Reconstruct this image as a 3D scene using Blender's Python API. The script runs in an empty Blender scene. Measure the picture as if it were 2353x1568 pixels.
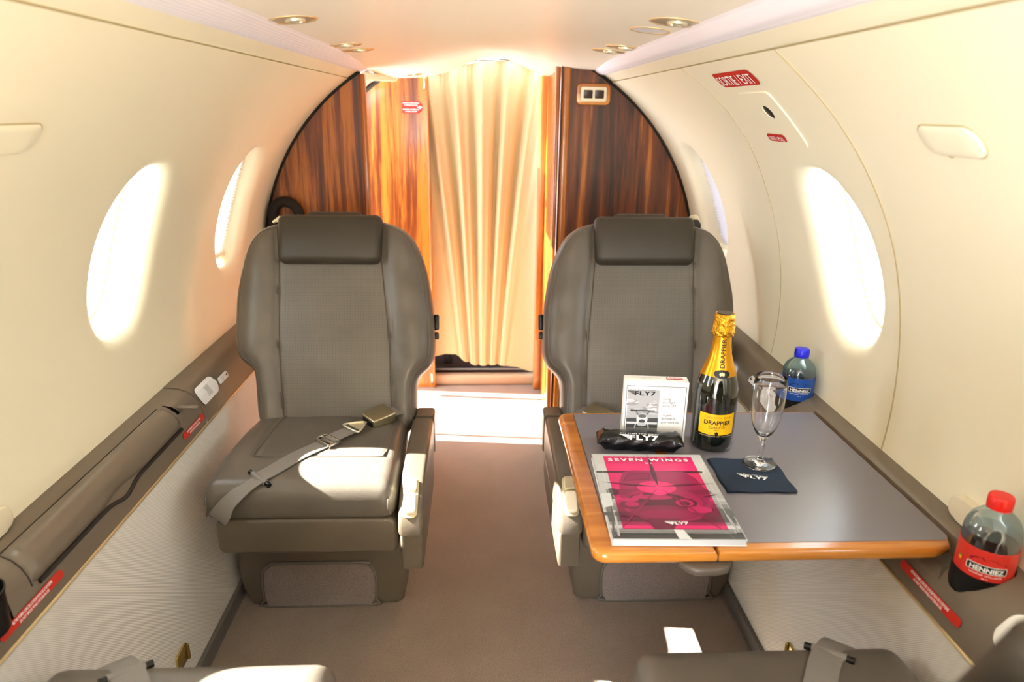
import bpy, bmesh, math, random
import numpy as np
from mathutils import Vector, Matrix, noise
random.seed(4)
C = bpy.context.scene.collection
SC = bpy.context.scene
PI = math.pi

# ---------------------------------------------------------------- camera
F = 1600.0
cam_d = bpy.data.cameras.new('camera'); cam = bpy.data.objects.new('camera', cam_d); C.objects.link(cam)
cam_d.sensor_width = 36.0; cam_d.lens = 36.0 * F / 2353.0
cam_d.clip_start = 0.02; cam_d.clip_end = 200
cx, cy = 1176.5, 784.0
_a, _b = 1106 - cx, cy - 250
_dy = Vector((_a, _b, -F)).normalized()
_Y = cy + (_a * (1112 - cx) + F * F) / _b
_up = -Vector((1112 - cx, cy - _Y, -F)).normalized()
_x = _dy.cross(_up).normalized(); _up = _x.cross(_dy).normalized()
cam.matrix_world = Matrix.Translation((0, 0, 1.27)) @ Matrix((_x, _dy, _up)).to_4x4()
cam_d.dof.use_dof = True; cam_d.dof.focus_distance = 1.55; cam_d.dof.aperture_fstop = 3.6
SC.camera = cam

# ---------------------------------------------------------------- world, sun, exposure
SC.view_settings.view_transform = 'Standard'; SC.view_settings.look = 'None'
SC.view_settings.gamma = 1.0; SC.view_settings.exposure = 1.06
SC.view_settings.use_curve_mapping = False
W = bpy.data.worlds.new('daylight'); SC.world = W; W.use_nodes = True
nt = W.node_tree; bg = nt.nodes['Background']
bg.inputs[0].default_value = (0.86, 0.93, 1.0, 1); bg.inputs[1].default_value = 5.0
sun_d = bpy.data.lights.new('sun', 'SUN'); sun = bpy.data.objects.new('sun', sun_d); C.objects.link(sun)
sun_d.energy = 40; sun_d.angle = 0.009; sun_d.color = (1, .95, .86)
sun.rotation_euler = Vector((1, -.10, -.78)).to_track_quat('-Z', 'Y').to_euler(); sun.location = (-4, 2, 4)

def portal(name, loc, nrm, sx, sy):
    d = bpy.data.lights.new(name, 'AREA'); d.shape = 'RECTANGLE'; d.size = sx; d.size_y = sy
    d.cycles.is_portal = True
    o = bpy.data.objects.new(name, d); C.objects.link(o); o.location = loc
    o.rotation_euler = Vector(nrm).to_track_quat('-Z', 'Y').to_euler(); return o

# ---------------------------------------------------------------- material helpers
def lin(h):
    h = h.lstrip('#'); v = [int(h[i:i + 2], 16) / 255 for i in (0, 2, 4)]
    return tuple(c / 12.92 if c <= .04045 else ((c + .055) / 1.055) ** 2.4 for c in v) + (1,)
def new_mat(name):
    m = bpy.data.materials.new(name); m.use_nodes = True
    return m, m.node_tree, m.node_tree.nodes['Principled BSDF']
def N(t, typ, **kw):
    n = t.nodes.new(typ)
    for k, v in kw.items():
        if k.startswith('i_'):
            key = k[2:]; key = int(key) if key.isdigit() else key.replace('_', ' ')
            n.inputs[key].default_value = v
        else: setattr(n, k, v)
    return n
def mat(name, col, rough=.5, metal=0.0, spec=.5, bump=None, coat=0.0, var=None, trans=0.0, ior=1.45, sheen=0.0):
    m, t, p = new_mat(name)
    col = lin(col) if isinstance(col, str) else tuple(col) + (1,) * (4 - len(col))
    p.inputs['Base Color'].default_value = col
    p.inputs['Roughness'].default_value = rough; p.inputs['Metallic'].default_value = metal
    p.inputs['Specular IOR Level'].default_value = spec; p.inputs['Coat Weight'].default_value = coat
    p.inputs['Transmission Weight'].default_value = trans; p.inputs['IOR'].default_value = ior
    p.inputs['Sheen Weight'].default_value = sheen
    tc = N(t, 'ShaderNodeTexCoord')
    if bump:
        sc_, st, dist = bump
        n = N(t, 'ShaderNodeTexNoise', i_Scale=sc_, i_Detail=4.0, i_Roughness=.6)
        b = N(t, 'ShaderNodeBump', i_Strength=st, i_Distance=dist)
        t.links.new(tc.outputs['Object'], n.inputs['Vector']); t.links.new(n.outputs['Fac'], b.inputs['Height'])
        t.links.new(b.outputs['Normal'], p.inputs['Normal'])
    if var:
        sc_, amt = var
        n = N(t, 'ShaderNodeTexNoise', i_Scale=sc_, i_Detail=5.0)
        r = N(t, 'ShaderNodeMapRange', i_1=.3, i_2=.7, i_3=1 - amt, i_4=1 + amt)
        mx = N(t, 'ShaderNodeVectorMath', operation='SCALE'); mx.inputs[0].default_value = col[:3]
        t.links.new(tc.outputs['Object'], n.inputs['Vector']); t.links.new(n.outputs['Fac'], r.inputs[0])
        t.links.new(r.outputs[0], mx.inputs['Scale']); t.links.new(mx.outputs[0], p.inputs['Base Color'])
    return m

def leather(name, col, perforated=False, rough=.38):
    m, t, p = new_mat(name); col = lin(col)
    p.inputs['Roughness'].default_value = rough; p.inputs['Specular IOR Level'].default_value = .5
    tc = N(t, 'ShaderNodeTexCoord')
    vo = N(t, 'ShaderNodeTexVoronoi', i_Scale=420.0)
    no = N(t, 'ShaderNodeTexNoise', i_Scale=9.0, i_Detail=3.0)
    ad = N(t, 'ShaderNodeMath', operation='MULTIPLY_ADD', i_1=.35)
    t.links.new(tc.outputs['Object'], vo.inputs['Vector']); t.links.new(tc.outputs['Object'], no.inputs['Vector'])
    t.links.new(vo.outputs['Distance'], ad.inputs[0]); t.links.new(no.outputs['Fac'], ad.inputs[2])
    b = N(t, 'ShaderNodeBump', i_Strength=.11, i_Distance=.004)
    t.links.new(ad.outputs[0], b.inputs['Height']); t.links.new(b.outputs['Normal'], p.inputs['Normal'])
    mr = N(t, 'ShaderNodeMapRange', i_1=.3, i_2=.7, i_3=.9, i_4=1.08)
    t.links.new(no.outputs['Fac'], mr.inputs[0])
    sc_ = N(t, 'ShaderNodeVectorMath', operation='SCALE'); sc_.inputs[0].default_value = col[:3]
    t.links.new(mr.outputs[0], sc_.inputs['Scale']); out = sc_.outputs[0]
    if perforated:
        uv = N(t, 'ShaderNodeUVMap'); s = N(t, 'ShaderNodeVectorMath', operation='SCALE', i_Scale=1 / .0072)
        fr = N(t, 'ShaderNodeVectorMath', operation='FRACTION'); sb = N(t, 'ShaderNodeVectorMath', operation='SUBTRACT')
        sb.inputs[1].default_value = (.5, .5, 0); ln = N(t, 'ShaderNodeVectorMath', operation='LENGTH')
        st = N(t, 'ShaderNodeMath', operation='LESS_THAN', i_1=.12)
        t.links.new(uv.outputs[0], s.inputs[0]); t.links.new(s.outputs[0], fr.inputs[0]); t.links.new(fr.outputs[0], sb.inputs[0])
        t.links.new(sb.outputs[0], ln.inputs[0]); t.links.new(ln.outputs['Value'], st.inputs[0])
        mx = N(t, 'ShaderNodeMix', data_type='RGBA'); mx.inputs['B'].default_value = tuple(c * .42 for c in col[:3]) + (1,)
        t.links.new(st.outputs[0], mx.inputs['Factor']); t.links.new(out, mx.inputs['A']); out = mx.outputs['Result']
    t.links.new(out, p.inputs['Base Color'])
    return m

def wood(name, dark, mid, light, scale=1.0, axis='Z', rough=.25, coat=.5, contrast=1.0):
    m, t, p = new_mat(name)
    tc = N(t, 'ShaderNodeTexCoord'); mp = N(t, 'ShaderNodeMapping')
    s = {'Z': (22, 22, 1.3), 'Y': (22, 1.3, 22), 'X': (1.3, 22, 22)}[axis]
    mp.inputs['Scale'].default_value = tuple(a * scale for a in s)
    n1 = N(t, 'ShaderNodeTexNoise', i_Scale=1.0, i_Detail=8.0, i_Roughness=.62, i_Distortion=.9)
    n2 = N(t, 'ShaderNodeTexNoise', i_Scale=5.0, i_Detail=6.0, i_Roughness=.7, i_Distortion=.3)
    n3 = N(t, 'ShaderNodeTexNoise', i_Scale=.22, i_Detail=3.0, i_Roughness=.5, i_Distortion=.4)
    for n in (n1, n2, n3): t.links.new(mp.outputs[0], n.inputs['Vector'])
    t.links.new(tc.outputs['Object'], mp.inputs['Vector'])
    a = N(t, 'ShaderNodeMath', operation='MULTIPLY_ADD', i_1=.35); b = N(t, 'ShaderNodeMath', operation='MULTIPLY_ADD', i_1=.45)
    t.links.new(n2.outputs['Fac'], a.inputs[0]); t.links.new(n1.outputs['Fac'], a.inputs[2])
    t.links.new(n3.outputs['Fac'], b.inputs[0]); t.links.new(a.outputs[0], b.inputs[2])
    cr = N(t, 'ShaderNodeValToRGB'); e = cr.color_ramp.elements
    h = .16 / contrast
    e[0].position = .9 - h; e[0].color = lin(dark); e[1].position = .9 + h; e[1].color = lin(light)
    k = e.new(.9); k.color = lin(mid)
    t.links.new(b.outputs[0], cr.inputs['Fac']); t.links.new(cr.outputs['Color'], p.inputs['Base Color'])
    p.inputs['Roughness'].default_value = rough; p.inputs['Coat Weight'].default_value = coat; p.inputs['Coat Roughness'].default_value = .12
    return m

def thin_glass(name, tint=(1, 1, 1), gloss=.08):
    m = bpy.data.materials.new(name); m.use_nodes = True; t = m.node_tree; t.nodes.clear()
    o = N(t, 'ShaderNodeOutputMaterial'); tr = N(t, 'ShaderNodeBsdfTransparent'); tr.inputs[0].default_value = tuple(tint) + (1,)
    gl = N(t, 'ShaderNodeBsdfGlossy', i_Roughness=.02); mx = N(t, 'ShaderNodeMixShader')
    lw = N(t, 'ShaderNodeLayerWeight', i_Blend=.25); mr = N(t, 'ShaderNodeMapRange', i_3=gloss * .5, i_4=.8)
    t.links.new(lw.outputs['Facing'], mr.inputs[0]); t.links.new(mr.outputs[0], mx.inputs[0])
    t.links.new(tr.outputs[0], mx.inputs[1]); t.links.new(gl.outputs[0], mx.inputs[2]); t.links.new(mx.outputs[0], o.inputs[0])
    return m

def translucent(name, col, fac=.5, bump=None):
    m, t, p = new_mat(name); col = lin(col); p.inputs['Base Color'].default_value = col; p.inputs['Roughness'].default_value = .8
    tl = N(t, 'ShaderNodeBsdfTranslucent'); tl.inputs[0].default_value = col
    mx = N(t, 'ShaderNodeMixShader'); mx.inputs[0].default_value = fac
    o = t.nodes['Material Output']
    t.links.new(p.outputs[0], mx.inputs[1]); t.links.new(tl.outputs[0], mx.inputs[2]); t.links.new(mx.outputs[0], o.inputs[0])
    return m

def ribs(name, col, kz, ky, kx, period, depth=.5, rough=.6, amt=.25):
    """fine parallel ribs running where kz*z + ky*y + kx*x is constant"""
    m, t, p = new_mat(name); col = lin(col); p.inputs['Roughness'].default_value = rough
    tc = N(t, 'ShaderNodeTexCoord'); d = N(t, 'ShaderNodeVectorMath', operation='DOT_PRODUCT')
    d.inputs[1].default_value = (kx * 2 * PI / period, ky * 2 * PI / period, kz * 2 * PI / period)
    s = N(t, 'ShaderNodeMath', operation='SINE'); t.links.new(tc.outputs['Object'], d.inputs[0]); t.links.new(d.outputs['Value'], s.inputs[0])
    b = N(t, 'ShaderNodeBump', i_Strength=depth, i_Distance=period * .25)
    t.links.new(s.outputs[0], b.inputs['Height']); t.links.new(b.outputs['Normal'], p.inputs['Normal'])
    mr = N(t, 'ShaderNodeMapRange', i_1=-1.0, i_2=1.0, i_3=1 - amt, i_4=1.0); sc_ = N(t, 'ShaderNodeVectorMath', operation='SCALE')
    sc_.inputs[0].default_value = col[:3]; t.links.new(s.outputs[0], mr.inputs[0]); t.links.new(mr.outputs[0], sc_.inputs['Scale'])
    t.links.new(sc_.outputs[0], p.inputs['Base Color']); return m

def carpet_mat(name, col):
    m, t, p = new_mat(name); col = lin(col)
    tc = N(t, 'ShaderNodeTexCoord'); n = N(t, 'ShaderNodeTexNoise', i_Scale=420.0, i_Detail=3.0, i_Roughness=.7)
    n2 = N(t, 'ShaderNodeTexNoise', i_Scale=7.0, i_Detail=2.0)
    t.links.new(tc.outputs['Object'], n.inputs['Vector']); t.links.new(tc.outputs['Object'], n2.inputs['Vector'])
    b = N(t, 'ShaderNodeBump', i_Strength=.9, i_Distance=.004); t.links.new(n.outputs['Fac'], b.inputs['Height']); t.links.new(b.outputs['Normal'], p.inputs['Normal'])
    mr = N(t, 'ShaderNodeMapRange', i_1=.3, i_2=.7, i_3=.55, i_4=1.3); t.links.new(n.outputs['Fac'], mr.inputs[0])
    m2 = N(t, 'ShaderNodeMath', operation='MULTIPLY_ADD', i_1=.3, i_2=.85); t.links.new(n2.outputs['Fac'], m2.inputs[0])
    m3 = N(t, 'ShaderNodeMath', operation='MULTIPLY'); t.links.new(mr.outputs[0], m3.inputs[0]); t.links.new(m2.outputs[0], m3.inputs[1])
    s = N(t, 'ShaderNodeVectorMath', operation='SCALE'); s.inputs[0].default_value = col[:3]
    t.links.new(m3.outputs[0], s.inputs['Scale']); t.links.new(s.outputs[0], p.inputs['Base Color'])
    p.inputs['Roughness'].default_value = .95; p.inputs['Sheen Weight'].default_value = .3; p.inputs['Specular IOR Level'].default_value = .1
    return m

CREAM = mat('cream_panel', '#f5edd3', .42, bump=(55, .04, .002), spec=.35)
CEIL = mat('cream_headliner', '#fbf3e4', .38, spec=.4)
STRIP = ribs('ribbed_lilac_lens', '#ded4d8', 0, 0, 1.0, .0055, .25, .5, .08)
STRIP2 = ribs('ribbed_lilac_lens_flat', '#f4f0fa', .7, 0, .7, .0055, .25, .5, .08)
TAUPE = mat('taupe_ledge', '#736759', .31, bump=(180, .05, .001), spec=.5)
TAUPE_D = mat('dark_groove', '#2a2521', .5)
BLACK = mat('black_plastic', '#0c0c0c', .35)
RUBBER = mat('black_foam', '#15130f', .75)
GOLD = mat('champagne_trim', '#d9c49a', .3, metal=.7)
BRASS = mat('brass', '#cdb878', .25, metal=1.0)
IVORY = mat('ivory_plastic', '#e9dec4', .3)
IVORYM = mat('ivory_metallic', '#cfc3a2', .28, metal=.5)
CHAMP = mat('champagne_metal', '#ded7bd', .34, metal=.75)
WHITE = mat('white_card', '#f4f3f0', .5)
PLAC = mat('white_placard', '#e8e9ec', .45)
RED = mat('red_placard', '#c8281c', .4)
WHITEINK = mat('white_ink', '#ffffff', .5)
GREYINK = mat('grey_ink', '#5a5a5e', .6)
BLACKINK = mat('black_ink', '#151515', .5)
SEATL = leather('seat_leather', '#5e574e')
SEATP = leather('perforated_leather', '#615b53', True, .42)
SEATD = leather('headrest_leather', '#332d23', False, .5)
ARML = leather('arm_leather', '#5b5144')
STITCH = mat('stitch_thread', '#82786a', .8)
SEAMM = mat('seam_shadow', '#4d4438', .6)
CARPET = carpet_mat('carpet', '#a28d7c')
CARPETK = carpet_mat('kickpad_carpet', '#83736a')
FABL = ribs('sidewall_fabric', '#f1ede6', 1.0, .79, 0, .0036, .4, .8, .20)
FABR = ribs('sidewall_fabric_other', '#f1ede6', 1.0, .79, 0, .0036, .4, .8, .18)
WOODB = wood('walnut_bulkhead', '#2c1004', '#6e330c', '#ae661e', .62, 'Z', .45, .08)
WOODL = wood('walnut_bulkhead_light', '#3a1406', '#7d390d', '#bd7424', .62, 'Z', .33, .25)
WOODT = wood('cherry_trim', '#8f4c16', '#a85f20', '#b97330', .5, 'Z', .25, .5)
WOODTX = wood('cherry_table_trim', '#9c5616', '#b56d22', '#c88334', .6, 'X', .22, .6)
WOODTY = wood('cherry_table_trim_side', '#8a4a12', '#a5601f', '#b8722c', .6, 'Y', .22, .6)
INLAY = mat('table_leather', '#76727a', .28, bump=(300, .05, .001), spec=.5)
BELT = ribs('belt_webbing', '#86807a', .8, .8, .8, .0016, .3, .5, .2)
BRUSH = mat('brushed_buckle', '#b5ab8c', .3, metal=.9)
STEEL = mat('bright_steel', '#c9c6bf', .2, metal=1.0)
PANE = thin_glass('window_pane', (.97, .99, 1.0))
BLIND = translucent('pleated_blind_cloth', '#e2dfe4', .10)
BLINDW = translucent('pleated_blind_cloth_bright', '#ebe7e4', .07)
CURT = translucent('curtain_cloth', '#cbb68c', .18)
GREYB = mat('grey_kick_strip', '#6e6a66', .6)
DARKM = mat('dark_interior', '#1b1816', .7)

# ---------------------------------------------------------------- mesh helpers
class MB:
    def __init__(s): s.v = []; s.f = []; s.m = []; s.uv = {}
    def add(s, vs, fs, mi=0, T=None):
        b = len(s.v)
        for v in vs:
            v = Vector(v); s.v.append(tuple(T @ v if T is not None else v))
        s.f += [tuple(b + i for i in f) for f in fs]; s.m += [mi] * len(fs); return s
    def build(s, name, mats, parent=None, sharp=35, smooth=True, weld=None):
        me = bpy.data.meshes.new(name); me.from_pydata(s.v, [], s.f)
        for m in (mats if isinstance(mats, (list, tuple)) else [mats]): me.materials.append(m)
        me.polygons.foreach_set('material_index', s.m)
        if weld:
            bm = bmesh.new(); bm.from_mesh(me); bmesh.ops.remove_doubles(bm, verts=bm.verts, dist=weld)
            bmesh.ops.recalc_face_normals(bm, faces=bm.faces); bm.to_mesh(me); bm.free()
        me.update()
        if smooth:
            me.polygons.foreach_set('use_smooth', [True] * len(me.polygons)); me.set_sharp_from_angle(angle=math.radians(sharp))
        o = bpy.data.objects.new(name, me); C.objects.link(o)
        if parent is not None: o.parent = parent
        return o
def bm_out(bm, recalc=True):
    if recalc: bmesh.ops.recalc_face_normals(bm, faces=bm.faces)
    bm.verts.index_update(); r = ([tuple(v.co) for v in bm.verts], [tuple(v.index for v in f.verts) for f in bm.faces]); bm.free(); return r
def box(c, s, r=0.0, seg=3):
    bm = bmesh.new(); bmesh.ops.create_cube(bm, size=1.0)
    for v in bm.verts: v.co = Vector((v.co.x * s[0] + c[0], v.co.y * s[1] + c[1], v.co.z * s[2] + c[2]))
    if r > 0: bmesh.ops.bevel(bm, geom=list(bm.edges), offset=min(r, min(s) * .49), segments=seg, profile=.5, affect='EDGES')
    return bm_out(bm)
def rrect(w, h, r, n=6, cx=0, cy=0):
    pts = []
    for (sx, sy, a0) in ((1, 1, 0), (-1, 1, 90), (-1, -1, 180), (1, -1, 270)):
        for i in range(n + 1):
            a = math.radians(a0 + 90 * i / n); pts.append((cx + sx * (w / 2 - r) + r * math.cos(a), cy + sy * (h / 2 - r) + r * math.sin(a)))
    return pts
def prism(poly, z0, z1, bev=0.0, seg=2, map=None):
    """extrude a 2-D outline (x, y) from z0 to z1, rims rounded"""
    bm = bmesh.new(); vs = [bm.verts.new((p[0], p[1], z0)) for p in poly]; f = bm.faces.new(vs)
    r = bmesh.ops.extrude_face_region(bm, geom=[f]); top = [g for g in r['geom'] if isinstance(g, bmesh.types.BMVert)]
    for v in top: v.co.z = z1
    if bev > 0:
        es = [e for e in bm.edges if abs(e.verts[0].co.z - e.verts[1].co.z) < 1e-7]
        bmesh.ops.bevel(bm, geom=es, offset=bev, segments=seg, profile=.5, affect='EDGES')
    vs, fs = bm_out(bm)
    if map: vs = [map(v) for v in vs]
    return vs, fs
def lathe(prof, n=40, c=(0, 0, 0), close=False):
    vs = []; fs = []; m = len(prof)
    for i in range(n):
        a = 2 * PI * i / n
        for r, z in prof: vs.append((c[0] + r * math.cos(a), c[1] + r * math.sin(a), c[2] + z))
    for i in range(n):
        j = (i + 1) % n
        for k in range(m - 1): fs.append((i * m + k, j * m + k, j * m + k + 1, i * m + k + 1))
    if close:
        fs.append(tuple(i * m for i in range(n))[::-1]); fs.append(tuple(i * m + m - 1 for i in range(n)))
    return vs, fs
def tube(path, r, n=10, cap=True):
    P = [Vector(p) for p in path]; vs = []; fs = []; prev = None
    for i, p in enumerate(P):
        t = (P[min(i + 1, len(P) - 1)] - P[max(i - 1, 0)]).normalized()
        if prev is None:
            a = Vector((0, 0, 1)) if abs(t.z) < .9 else Vector((1, 0, 0)); u = t.cross(a).normalized()
        else: u = (prev - t * prev.dot(t)).normalized()
        w = t.cross(u); prev = u; rr = r[i] if isinstance(r, (list, tuple)) else r
        for k in range(n):
            a = 2 * PI * k / n; vs.append(tuple(p + u * math.cos(a) * rr + w * math.sin(a) * rr))
    for i in range(len(P) - 1):
        for k in range(n): fs.append((i * n + k, i * n + (k + 1) % n, (i + 1) * n + (k + 1) % n, (i + 1) * n + k))
    if cap: fs.append(tuple(range(n))[::-1]); fs.append(tuple(range((len(P) - 1) * n, len(P) * n)))
    return vs, fs
def ribbon(path, width, thick, up=None):
    """strap: path points, with per-point side direction from up vectors"""
    P = [Vector(p) for p in path]; vs = []; fs = []
    for i, p in enumerate(P):
        t = (P[min(i + 1, len(P) - 1)] - P[max(i - 1, 0)]).normalized()
        n = Vector(up[i]).normalized() if up else Vector((0, 0, 1)); s = t.cross(n).normalized(); n = s.cross(t).normalized()
        w = width[i] if isinstance(width, (list, tuple)) else width
        for a, b in ((-1, 0), (1, 0), (1, 1), (-1, 1)): vs.append(tuple(p + s * a * w / 2 + n * b * thick))
    for i in range(len(P) - 1):
        for k in range(4): fs.append((i * 4 + k, i * 4 + (k + 1) % 4, (i + 1) * 4 + (k + 1) % 4, (i + 1) * 4 + k))
    fs.append((3, 2, 1, 0)); b = (len(P) - 1) * 4; fs.append((b, b + 1, b + 2, b + 3)); return vs, fs
def smoothpath(pts, n=8):
    P = [Vector(p) for p in pts]; out = []
    for i in range(len(P) - 1):
        a, b, c, d = P[max(i - 1, 0)], P[i], P[i + 1], P[min(i + 2, len(P) - 1)]
        for k in range(n):
            t = k / n; out.append(.5 * ((2 * b) + (c - a) * t + (2 * a - 5 * b + 4 * c - d) * t * t + (3 * b - a - 3 * c + d) * t ** 3))
    out.append(P[-1]); return out
def poly_dist(P, poly):
    P = np.asarray(P, float)[:, None, :]; A = np.asarray(poly, float)[None]; B = np.roll(A, -1, 1)
    d = B - A; t = np.clip(((P - A) * d).sum(2) / np.maximum((d * d).sum(2), 1e-12), 0, 1)
    return np.sqrt((((A + d * t[..., None]) - P) ** 2).sum(2)).min(1)
def pad(left, right, tf, tb, r, band=0.0, nrow=44, ncol=40, seams=(), crown=0.0, extra=None):
    """upholstered pad over an outline given by its left and right edge polylines [(u, v)...] (v rising in both).
    tf, tb: front and back thickness; r: edge rounding; returns verts (u, v, w), faces; w is depth, front is +w"""
    L = np.array(left, float); R = np.array(right, float); v0, v1 = L[0, 1], L[-1, 1]
    t = np.linspace(0, 1, nrow + 1); t = .5 - .5 * np.cos(PI * t) * (1 - .0); t = .6 * np.linspace(0, 1, nrow + 1) + .4 * t
    V = v0 + (v1 - v0) * t
    lu = np.interp(V, L[:, 1], L[:, 0]); ru = np.interp(V, R[:, 1], R[:, 0])
    s = np.linspace(0, 1, ncol + 1); s = .55 * s + .45 * (.5 - .5 * np.cos(PI * s))
    U = lu[:, None] + (ru - lu)[:, None] * s[None]; VV = np.repeat(V[:, None], ncol + 1, 1)
    poly = list(map(tuple, left)) + list(map(tuple, right))[::-1]
    D = poly_dist(np.stack([U.ravel(), VV.ravel()], 1), poly).reshape(U.shape)
    D[0] = 0; D[-1] = 0; D[:, 0] = 0; D[:, -1] = 0
    q = np.clip(D / r, 0, 1); dome = np.sqrt(np.maximum(0, 1 - (1 - q) ** 2))
    mid = (U - lu[:, None]) / np.maximum((ru - lu)[:, None], 1e-9)
    top = band / 2 + tf * dome + crown * np.sin(PI * mid) * np.sin(PI * np.clip((VV - v0) / (v1 - v0), 0, 1))
    top[0] = top[-1] = band / 2; top[:, 0] = top[:, -1] = band / 2
    for (sf, wd, dp) in seams:
        uu = np.array([sf(v) for v in V])[:, None]; top -= dp * np.exp(-((U - uu) / wd) ** 2) * dome
    if extra is not None: top += extra(U, VV) * dome
    bot = -(band / 2 + tb * dome)
    n = ncol + 1; vs = []; fs = []
    for a in (top, bot):
        for i in range(nrow + 1):
            for j in range(n): vs.append((U[i, j], VV[i, j], a[i, j]))
    o = (nrow + 1) * n
    for i in range(nrow):
        for j in range(ncol):
            k = i * n + j; fs.append((k, k + 1, k + n + 1, k + n)); fs.append((o + k, o + k + n, o + k + n + 1, o + k + 1))
    ring = [j for j in range(n)] + [i * n + ncol for i in range(1, nrow + 1)] + [nrow * n + j for j in range(ncol - 1, -1, -1)] + [i * n for i in range(nrow - 1, 0, -1)]
    if band > 0:
        for a, b in zip(ring, ring[1:] + ring[:1]): fs.append((a, b + 0, o + b, o + a)[::-1])
    return vs, fs

# ---------------------------------------------------------------- tags
def tag(o, label=None, cat=None, group=None, kind=None):
    if label: o['label'] = label
    if cat: o['category'] = cat
    if group: o['group'] = group
    if kind: o['kind'] = kind
    return o
def empty(name, loc=(0, 0, 0), label=None, cat=None, group=None):
    o = bpy.data.objects.new(name, None); C.objects.link(o); o.location = loc; o.empty_display_size = .05
    return tag(o, label, cat, group)
def struct(mb, name, mats, **kw): return tag(mb.build(name, mats, **kw), kind='structure')

_tc = {}
def text2d(s, size=1.0, bold=0.0, sx=1.0, space=1.0, align='CENTER'):
    k = (s, bold, space, align)
    if k not in _tc:
        cu = bpy.data.curves.new('t', 'FONT'); cu.body = s; cu.align_x = align; cu.size = 1.0; cu.offset = bold; cu.space_character = space
        cu.resolution_u = 3; cu.fill_mode = 'FRONT'
        o = bpy.data.objects.new('t', cu); C.objects.link(o); dg = bpy.context.evaluated_depsgraph_get(); dg.update()
        me = o.evaluated_get(dg).to_mesh(); _tc[k] = ([tuple(v.co) for v in me.vertices], [tuple(p.vertices) for p in me.polygons])
        o.evaluated_get(dg).to_mesh_clear(); bpy.data.objects.remove(o); bpy.data.curves.remove(cu)
    vs, fs = _tc[k]
    return [(v[0] * size * sx, v[1] * size - size * .35, 0) for v in vs], fs
def logo7(scale=1.0, tagline=True):
    """wing mark of four bars, FLY7 in wide letters, small tagline above; about 4.4 wide, 1 high"""
    out = []
    v, f = text2d('FLY7', 1.35, .035, 1.3, 1.12); out.append(([(x + .55, y, 0) for x, y, z in v], f))
    for i, (a, w) in enumerate(((.42, 1.35), (.2, 1.0), (-.02, .7), (-.24, .42))):
        x1 = -1.42 + .02 * i; out.append(([(x1 - w, a + .1, 0), (x1 - w + .12, a - .05, 0), (x1, a - .05, 0), (x1, a + .1, 0)], [(0, 1, 2, 3)]))
    if tagline:
        v, f = text2d('FIVE STARS TWO WINGS', .34, .012, 1.25, 1.15); out.append(([(x, y + .78, 0) for x, y, z in v], f))
    mb = MB()
    for v, f in out: mb.add([(x * scale, y * scale, z) for x, y, z in v], f)
    return mb.v, mb.f
def homog(src, dst):
    A = []; b = []
    for (x, y), (u, v) in zip(src, dst):
        A.append([x, y, 1, 0, 0, 0, -u * x, -u * y]); b.append(u); A.append([0, 0, 0, x, y, 1, -v * x, -v * y]); b.append(v)
    h = np.linalg.solve(np.array(A, float), np.array(b, float)); Hm = np.append(h, 1).reshape(3, 3)
    def g(x, y):
        q = Hm @ np.array([x, y, 1.0]); return (q[0] / q[2], q[1] / q[2])
    return g

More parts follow.
